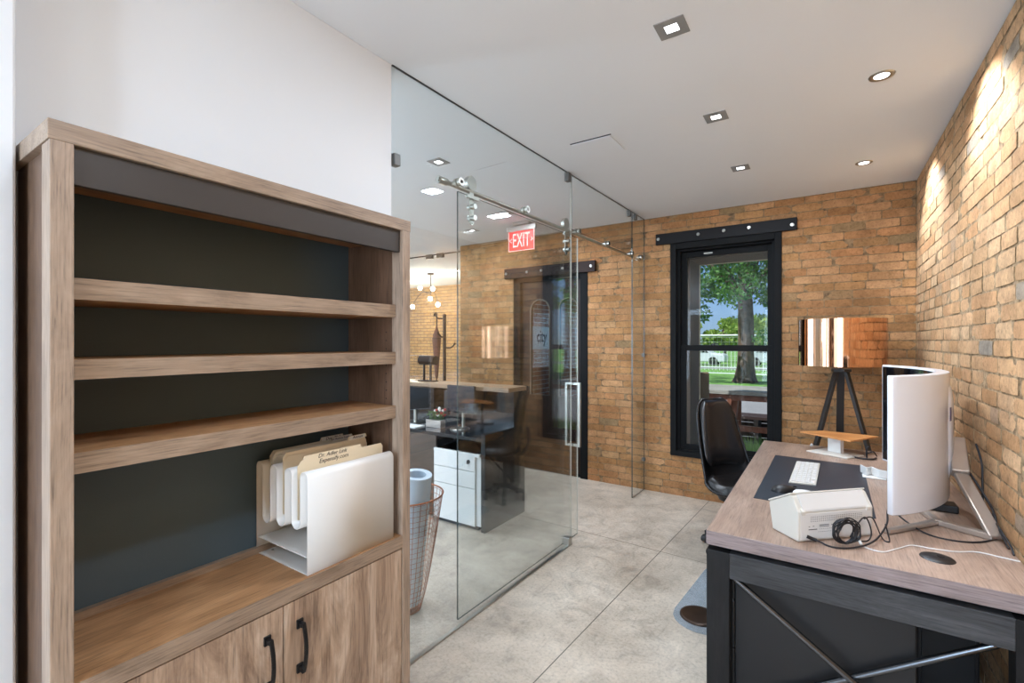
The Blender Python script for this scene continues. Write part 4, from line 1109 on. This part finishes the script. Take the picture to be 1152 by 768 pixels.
MB().box(-3.48, -3.27, 3.49, 3.57, 1.138, 1.147).build('base', M['bronze'], bl)
cs = thing('coat_stand', 'dark bronze coat stand with short hooks beyond the counter', 'coat stand', (-4.11, 4.6, 0))
b = MB().cyl((-4.11, 4.6, .02), (-4.11, 4.6, 1.89), .022, n=14); b.build('pole', M['bronze'], cs)
MB().lathe([(0, 0), (.18, 0), (.18, .012), (.03, .03), (0, .03)], (-4.11, 4.6, 0), 28).build('base', M['bronze'], cs)
for (z, dx_) in ((1.84, -.17), (1.46, .17), (1.60, .02)):
    y_ = 4.6 if dx_ != .02 else 4.45
    b = MB(); b.tube([(-4.11, 4.6, z), (-4.11 + dx_ * .6, (4.6 + y_) / 2 if dx_ == .02 else 4.6, z), (-4.11 + dx_, y_, z + .045)], .010); b.lathe([(0, -.018), (.018, 0), (0, .018)], (-4.11 + dx_, y_, z + .05), 10); b.build('hook', M['bronze'], cs)
um = thing('umbrella', 'closed brown umbrella hanging from the coat stand', 'umbrella', (-4.225, 4.57, 1.0))
b = MB().lathe([(.004, 1.04), (.022, 1.10), (.045, 1.40), (.058, 1.56), (.050, 1.62), (.02, 1.70), (.010, 1.74)], (-4.21, 4.56, 0), 9, smooth=False); b.build('canopy', M['umbrella'], um)
MB().tube([(-4.21, 4.56, 1.0), (-4.21, 4.56, 1.5), (-4.21, 4.56, 1.86), (-4.235, 4.56, 1.91), (-4.26, 4.56, 1.87)], .008).build('shaft', M['bronze'], um)
MB().cyl((-4.21, 4.56, 1.57), (-4.21, 4.56, 1.585), .06, n=14).build('strap', M['bronze'], um)
pdn = thing('pendant_light', 'multi-globe pendant light glowing in the far front room', 'pendant light', (-6.2, 6.5, CH))
b = MB().cyl((-6.15, 6.5, 2.42), (-6.15, 6.5, CH), .006, n=8); b.cyl((-6.15, 6.5, CH - .03), (-6.15, 6.5, CH), .06, n=20)
BUL = [(-6.16, 6.5, 2.335), (-6.05, 6.45, 2.51), (-6.62, 6.5, 2.205), (-6.47, 6.55, 2.56), (-6.06, 6.6, 2.23)]
for p in BUL: b.tube([(-6.15, 6.5, 2.44), ((p[0] - 6.15) / 2, (p[1] + 6.5) / 2, 2.46), (p[0], p[1], p[2] + .03)], .006, n=6)
b.build('stem', M['bronze'], pdn)
for p in BUL: MB().lathe([(0, -.042), (.03, -.03), (.042, 0), (.03, .03), (0, .042)], p, 18).build('globe', M['bulb'], pdn)

m3 = thing('computer_monitor', 'black monitor on a round foot at the reception counter, right of the flowers', 'monitor', (-2.75, 3.3, .755))
MB().box(-2.90, -2.585, 3.28, 3.31, .90, 1.145).build('display', plain('blue_black_display', '#151a26', .2), m3, bevel=.006)
MB().box(-2.958, -2.905, 3.30, 3.34, .86, 1.09).build('side_speaker', M['black_plastic'], m3, bevel=.01)
b = MB().cyl((-2.74, 3.32, .757), (-2.74, 3.32, .95), .015); b.lathe([(0, 0), (.09, 0), (.09, .008), (.0, .012)], (-2.74, 3.27, .756), 28); b.build('monitor_stand', M['steel'], m3)

# ------------------------------------------------------------------ outside
struct(MB().box(-3.84, 6, YF + .3, 8.3, -.3, -.02), 'ground_porch', M['deck'])
struct(MB().box(-40, 40, 8.3, 18.0, -.6, -.29), 'ground_street', M['asphalt'])
lawn = struct(MB().box(-60, 60, 18.0, 120, -.6, -.27), 'ground_lawn', M['lawn'])
struct(MB().box(-40, 40, 17.8, 18.0, -.6, -.22), 'trim_3', M['deck'])
struct(MB().box(-40, 40, 33.5, 37, -.27, -.262), 'ground_path', M['asphalt'])
# high table
ot = thing('patio_table', 'grey-topped patio table with reddish trestle legs outside the window', 'table', (-.8, 6.85, -.02))
mb = MB()
for k in range(6): mb.box(-1.55, .5, 6.45 + k * .14, 6.583 + k * .14, .875, .925)
mb.build('table_top', M['weather'], ot, bevel=.003)
MB().box(-1.5, .45, 6.5, 6.54, .80, .875).box(-1.5, .45, 7.2, 7.24, .80, .875).build('apron', M['redwood'], ot)
for xc in (-1.0, -.1):
    for s_ in (-1, 1):
        b = MB(); bar(b, (xc, 6.87 + s_ * .10, .875), (xc - .05, 6.87 + s_ * .36, -.02), .09, .045); b.build('leg', M['redwood'], ot, bevel=.003)
    MB().box(xc - .045, xc, 6.60, 7.14, .40, .47).build('cross_rail', M['redwood'], ot)
for xc, dx_ in ((-1.02, -.16), (-.12, .16)):
    b = MB(); bar(b, (xc, 6.52, .87), (xc + dx_, 6.50, -.02), .075, .05); b.build('splayed_leg', M['redwood'], ot, bevel=.003)
MB().box(-1.0, -.1, 6.50, 6.55, .42, .49).build('stretcher', M['redwood'], ot)
ob = thing('bench', 'dark brown slatted bench beyond the patio table', 'bench', (-1.1, 7.9, -.02))
mb = MB()
for k in range(3): mb.box(-2.4, .6, 7.7 + k * .14, 7.82 + k * .14, .40, .44)
mb.build('seat_boards', plain('dark_bench_boards', '#3b2a24', .7), ob)
mb = MB()
for k in range(5): mb.box(-2.4, .6, 8.12, 8.15, -.0 + k * .075, .065 + k * .075)
mb.build('lower_boards', plain('dark_bench_boards2', '#3b2a24', .7), ob)
for x_ in (-2.2, -.9, .4): MB().box(x_, x_ + .06, 7.7, 8.12, -.02, .40).build('bench_leg', M['black_wood'], ob)
# wicker chair
wk = thing('wicker_chair', 'brown wicker armchair at the left edge of the outdoor view', 'chair', (-1.35, 6.15, -.02))
def wb_(u, v):
    s_ = (u - .5) * .44; return (-1.42 + s_ * .5 + .0, 6.0 + s_ * .5, .42 + .60 * v)
MB().prism([(-1.63, 5.95), (-1.585, 5.92), (-1.215, 6.25), (-1.25, 6.29)], 2, .35, 1.16).build('backrest', M['wicker'], wk, bevel=.02)
MB().prism([(-1.63, 5.95), (-1.25, 6.29), (-1.02, 5.98), (-1.38, 5.68)][::-1], 2, .33, .43).build('seat', M['wicker'], wk, bevel=.02)
MB().prism([(-1.25, 6.29), (-1.20, 6.27), (-1.03, 6.02), (-1.07, 5.99)][::-1], 2, .60, .65).build('armrest', M['wicker'], wk, bevel=.01)
for p in ((-1.60, 5.95), (-1.24, 6.25), (-1.06, 5.99), (-1.38, 5.72)): MB().box(p[0] - .02, p[0] + .02, p[1] - .02, p[1] + .02, -.02, .35).build('leg', M['redwood'], wk)
# grass clump near sill
b = MB(); gr_ = random.Random(8)
for k in range(2600):
    x_ = gr_.uniform(-1.25, .2); y_ = gr_.uniform(5.72, 6.0); h = gr_.uniform(.34, .50); a = gr_.uniform(0, 6.28); w = .006
    lx, ly = gr_.uniform(-.08, .08), gr_.uniform(-.08, .08)
    b.add([(x_ - w * cos(a), y_ - w * sin(a), -.02), (x_ + w * cos(a), y_ + w * sin(a), -.02), (x_ + lx * .4 + w * .7 * cos(a), y_ + ly * .4 + w * .7 * sin(a), h * .6), (x_ + lx * .4 - w * .7 * cos(a), y_ + ly * .4 - w * .7 * sin(a), h * .6), (x_ + lx, y_ + ly, h)], [(0, 1, 2, 3), (3, 2, 4)])
solo(b, 'grass', M['grass'], 'tall green grass growing right outside the window', 'grass', (-.6, 5.85, -.02), kind='stuff', recalc=False)

def leaves(cnt, fn, size, seed):
    r = random.Random(seed); b = MB()
    for k in range(cnt):
        c_ = Vector(fn(r)); s_ = size * r.uniform(.6, 1.3)
        u = Vector((r.gauss(0, 1), r.gauss(0, 1), r.gauss(0, .6))).normalized(); v = u.orthogonal().normalized(); v.rotate(Matrix.Rotation(r.uniform(0, 6.28), 3, u))
        w = u.cross(v)
        b.add([c_ - v * s_, c_ + w * s_ * .55, c_ + v * s_, c_ - w * s_ * .55], [(0, 1, 2, 3)])
    return b
def clusters(cl_, r):
    c_, R2 = r.choice(cl_); d = Vector((r.gauss(0, 1), r.gauss(0, 1), r.gauss(0, 1))).normalized() * (r.random() ** .4) * R2
    return (c_[0] + d.x, c_[1] + d.y, c_[2] + d.z * .75)
TX, TY = -3.05, 23.2
tr_ = thing('shade_tree', 'large shade tree with a thick trunk seen through the window', 'tree', (TX, TY, -.3))
b = MB(); pts = [(.52, -.3), (.40, -.05), (.34, .4), (.315, 1.2), (.30, 2.4), (.27, 4.0), (.22, 6.5), (.14, 9)]
def trf(u, v):
    i = min(int(v * 7), 6); k = v * 7 - i; r = pts[i][0] * (1 - k) + pts[i + 1][0] * k; z = pts[i][1] * (1 - k) + pts[i + 1][1] * k
    a = 2 * pi * u; r *= 1 + .10 * sin(5 * a + z) * (1 if z < .6 else .5) + .05 * sin(11 * a + z * 3)
    return (TX + r * cos(a) + .04 * sin(z * .8), TY + r * sin(a), z)
b.grid(trf, 40, 56)
b.build('trunk', M['barkm'], tr_)
b = MB()
for (q, w) in (((-5.4, 22.6, 5.6), .09), ((-.9, 22.4, 5.2), .09), ((-4.3, 20.6, 5.8), .08), ((-1.8, 20.4, 6.0), .08), ((-5.0, 24.5, 6.5), .08)):
    b.tube([(TX, TY, 3.2), ((TX + q[0]) / 2, (TY + q[1]) / 2, 4.8), q], w, n=8)
b.build('branch', M['barkm'], tr_)
cr_ = random.Random(12); CL = []
for k in range(85):
    a = cr_.uniform(0, 2 * pi); rr_ = cr_.uniform(.8, 4.6); z = cr_.uniform(3.3, 8.5)
    CL.append(((TX + rr_ * cos(a), TY + rr_ * .8 * sin(a), z), cr_.uniform(.45, .95)))
for q in ((-5.5, 21.5, 2.9), (-4.9, 21.2, 3.2), (-5.9, 21.8, 3.6), (-5.2, 21.0, 2.5), (-4.6, 21.4, 2.75), (-1.2, 21.2, 2.8), (-1.7, 21.5, 3.3), (-.9, 21.5, 2.3), (-1.4, 21.3, 2.0), (-4.3, 21.2, 3.6), (-3.9, 21, 4.1), (-2.4, 21, 3.9), (-6.1, 21.5, 2.3), (-2.0, 21.2, 1.7)): CL.append((q, .55))
leaves(17000, lambda r: clusters(CL, r), .085, 1).build('crown', M['leaf'], tr_, recalc=False)
t2 = thing('shade_tree', 'second shade tree to the right, mirrored in the glass door beside the window reflection', 'tree', (7.2, 19, -.3))
MB().lathe([(.40, -.3), (.30, .2), (.26, 1.5), (.24, 4), (.16, 7)], (7.2, 19, 0), 24).build('trunk', M['barkm'], t2)
CL2 = []
for k in range(60):
    a = cr_.uniform(0, 2 * pi); rr_ = cr_.uniform(.6, 3.6); CL2.append(((7.2 + rr_ * cos(a), 19 + rr_ * .8 * sin(a), cr_.uniform(2.4, 7)), cr_.uniform(.45, .95)))
leaves(9000, lambda r: clusters(CL2, r), .095, 2).build('crown', M['leaf'], t2, recalc=False)
def bush(x, y, w, h, mat, label, seed, n=2600, name='bush', size=.16):
    r = random.Random(seed); cl_ = [((x + r.uniform(-.6, .6) * w, y + r.uniform(-.5, .5) * w * .6, r.uniform(.25, .9) * h), w * .42) for _ in range(9)]
    t = thing(name, label, 'tree', (x, y, -.28), 'trees behind the playing field')
    leaves(n, lambda r_: clusters(cl_, r_), size, seed).build('crown', mat, t, recalc=False)
    b = MB(); b.tube([(x, y, -.3), (x + .1, y, h * .3), (x, y, h * .7)], .14, n=8); b.build('trunk', M['barkm'], t)
bush(-10.6, 44, 1.7, 4.3, M['leaf2'], 'pointed yellow green tree far left of the field', 3)
bush(-7.6, 45, 2.2, 3.7, M['leaf2'], 'rounded yellow green tree left of the trunk', 4, 3400)
bush(-4.6, 46, 2.1, 3.9, M['leaf2'], 'bright green tree directly behind the trunk', 5)
bush(-1.6, 46, 2.0, 3.4, M['leaf3'], 'darker green tree right of the trunk', 6)
bush(1.6, 48, 2.6, 4.6, M['leaf3'], 'tall dark tree at the right edge of the field', 7)
bush(-13.8, 48, 2.6, 4.0, M['leaf3'], 'dark tree at the far left of the field', 8)
bush(-6.0, 50, 2.6, 4.6, M['leaf3'], 'dark green tree behind the rounded yellow green tree', 9)
for k, (x, y, h, lb) in enumerate(((-16.5, 56, 7, 'tall tree seen behind the door beyond the fence'), (-22, 60, 8, 'broad tree farthest left beyond the fence'), (-33, 66, 9, 'tree on the far left horizon'), (6, 60, 8, 'broad tree farthest right beyond the fence'))):
    bush(x, y, 3.6, h, M['leaf3'], lb, 20 + k, 3400, size=.28)
# fence and goal
fn = thing('picket_fence', 'white tubular field fence behind the shade tree', 'fence', (-5, 32, -.28))
b = MB()
for x in [(-14 + .22 * k) for k in range(90)]: b.box(x - .015, x + .015, 31.99, 32.01, -.27, 1.2)
b.build('pickets', M['whitepaint'], fn)
MB().box(-14, 5.8, 31.96, 32.04, 1.18, 1.25).box(-14, 5.8, 31.96, 32.04, -.1, -.04).build('rails', M['whitepaint'], fn)
go = thing('soccer_goal', 'white soccer goal frame with a net on the lawn', 'goal', (-4.2, 27, -.27))
b = MB(); gz = 1.86
b.tube([(-6.6, 27, -.27), (-6.6, 27, gz)], .05, sub=1); b.tube([(-1.35, 27, -.27), (-1.35, 27, gz)], .05, sub=1); b.tube([(-6.6, 27, gz), (-1.35, 27, gz)], .05, sub=1)
for x in (-6.6, -1.35): b.tube([(x, 27, gz), (x - .15, 27.7, gz - .1), (x - .25, 28.6, -.25)], .04, sub=1)
b.tube([(-6.85, 28.6, -.24), (-1.6, 28.6, -.24)], .04, sub=1)
b.build('goal_frame', M['whitepaint'], go)
b = MB()
for k in range(27):
    x = -6.6 + k * .2; b.cyl((x, 27.7, gz - .1), (x - .15, 28.6, -.25), .006, n=4, cap=False)
for k in range(9):
    t = k / 8; b.cyl((-6.7, 27.7 + .9 * t, gz - .1 - t * (gz + .15)), (-1.45, 27.7 + .9 * t, gz - .1 - t * (gz + .15)), .006, n=4, cap=False)
b.build('net', M['whitepaint'], go)
# parked cars
def car(x, y, col, label):
    t = thing('car', label, 'car', (x, y, -.26), 'cars parked beyond the field')
    pf_ = [(-2.2, .25), (2.2, .25), (2.25, .62), (2.1, .85), (1.3, .92), (.7, 1.38), (-.9, 1.42), (-1.6, .98), (-2.2, .88), (-2.28, .5)]
    MB().prism([(x + p[0], p[1] - .26) for p in pf_], 1, y - .85, y + .85).build('body', plain('car_paint', col, .3), t, bevel=.08)
    MB().prism([(x + p[0], p[1] - .26) for p in ((1.12, .95), (.62, 1.31), (-.85, 1.34), (-1.35, 1.0))], 1, y - .865, y + .865).build('side_windows', M['black_gloss'], t)
    for dx_ in (-1.4, 1.4):
        for dy in (-.8, .8): MB().cyl((x + dx_, y + dy - .1, .06), (x + dx_, y + dy + .1, .06), .32, n=24).build('wheel', M['black_plastic'], t)
car(-8.6, 39, '#e6e8ea', 'white car parked left of the trunk beyond the fence')
car(-3.0, 39.5, '#c8ccd0', 'silver car parked right of the trunk beyond the fence')

# ------------------------------------------------------------------ lights
def lamp(kind, name, loc, power, **kw):
    l = bpy.data.lights.new(name, kind); l.energy = power
    for k, v in kw.items():
        if k != 'rot': setattr(l, k, v)
    o = bpy.data.objects.new(name, l); C.objects.link(o); o.location = loc
    if 'rot' in kw: o.rotation_euler = kw['rot']
    return o
warm = (1, .98, .95)
for (x, y) in ((-.525, 1.955), (-.525, 2.867), (-.53, 3.81), (.1, .5), (-.1, -1.2)):  # last two are added fill lamps, out of view and without fittings
    lamp('AREA', 'downlight', (x, y, CH - .02), 10, size=.12, color=(.94, .975, 1))
for (x, y) in ((.215, 2.864), (.215, 4.19), (.215, 1.5)):
    lamp('SPOT', 'wall_washer', (x, y, CH - .02), 38, spot_size=R_(100), spot_blend=.5, shadow_soft_size=.02, color=warm, rot=(0, R_(-34), 0))
for (x, y) in ((-2.29, 2.50), (-2.65, 3.865), (-3.38, 4.257), (-3.6, 2.2), (-4.6, 1.2), (-5.5, 3.5)):
    lamp('AREA', 'downlight', (x, y, CH - .02), 11, size=.12, color=(.95, .98, 1))
for (x, y) in ((-6.15, 6.5), (-5.3, 7.2), (-7.4, 7.2)):
    lamp('POINT', 'globe_glow', (x, y, 2.3), 26, color=(1, .85, .62), shadow_soft_size=.08)
# area lamps added at the unseen rear and side windows as daylight fill
def daylight(x, y, z, sx, sy, power, rot):
    l = lamp('AREA', 'window_daylight', (x, y, z), power, shape='RECTANGLE', size=sx, size_y=sy, color=(.78, .89, 1)); l.rotation_euler = rot
daylight(-.52, BY + .03, 1.5, 1.6, 2.0, 62, (R_(112), 0, 0))
daylight(-7.4, BY + .03, 1.5, 2.3, 2.0, 60, (R_(105), 0, 0))
daylight(-4.3, BY + .03, 1.5, 2.5, 2.0, 80, (R_(105), 0, 0))
daylight(XL + .03, 4.0, 1.5, 3.0, 1.8, 50, (R_(97), 0, R_(-90)))
# added unseen point lamps that brighten the ceiling; no pendants hang here
for (x, y) in ((-.2, -2.4), (-4.2, 0.6)):
    lamp('POINT', 'pendant_glow', (x, y, 1.7), 62, color=(.9, .95, 1), shadow_soft_size=.15)

sun = lamp('SUN', 'sun', (0, 0, 20), 4.2, angle=R_(.6), color=(1, .95, .86))
sun.rotation_euler = Vector((.42, .50, -1)).to_track_quat('-Z', 'Y').to_euler()
W = bpy.data.worlds.new('sky'); SC.world = W; W.use_nodes = True; nt = W.node_tree
sk = nt.nodes.new('ShaderNodeTexSky'); sk.sky_type = 'HOSEK_WILKIE'; sk.sun_direction = Vector((-.42, -.5, 1)).normalized(); sk.turbidity = 2.6; sk.ground_albedo = .35
bg = nt.nodes['Background']; bg.inputs['Strength'].default_value = 1.7
nt.links.new(sk.outputs[0], bg.inputs['Color'])

# ------------------------------------------------------------------ camera
cam = bpy.data.cameras.new('camera'); co = bpy.data.objects.new('camera', cam); C.objects.link(co)
co.location = (0, 0, 1.54); co.rotation_euler = (R_(90), 0, R_(33.67))
cam.sensor_fit = 'HORIZONTAL'; cam.sensor_width = 36; cam.lens = 36 * 533 / 1152; cam.clip_start = .02; cam.clip_end = 500
SC.camera = co
SC.view_settings.view_transform = 'Standard'; SC.view_settings.look = 'None'; SC.view_settings.gamma = 1; SC.view_settings.use_curve_mapping = False
SC.view_settings.exposure = 0.55
SC.view_settings.use_white_balance = True; SC.view_settings.white_balance_temperature = 5650; SC.view_settings.white_balance_tint = 8
SC.cycles.max_bounces = 10; SC.cycles.diffuse_bounces = 5; SC.cycles.glossy_bounces = 5; SC.cycles.transparent_max_bounces = 24; SC.cycles.transmission_bounces = 6
SC.cycles.sample_clamp_indirect = 6; SC.cycles.use_denoising = True; SC.cycles.caustics_reflective = False; SC.cycles.caustics_refractive = False
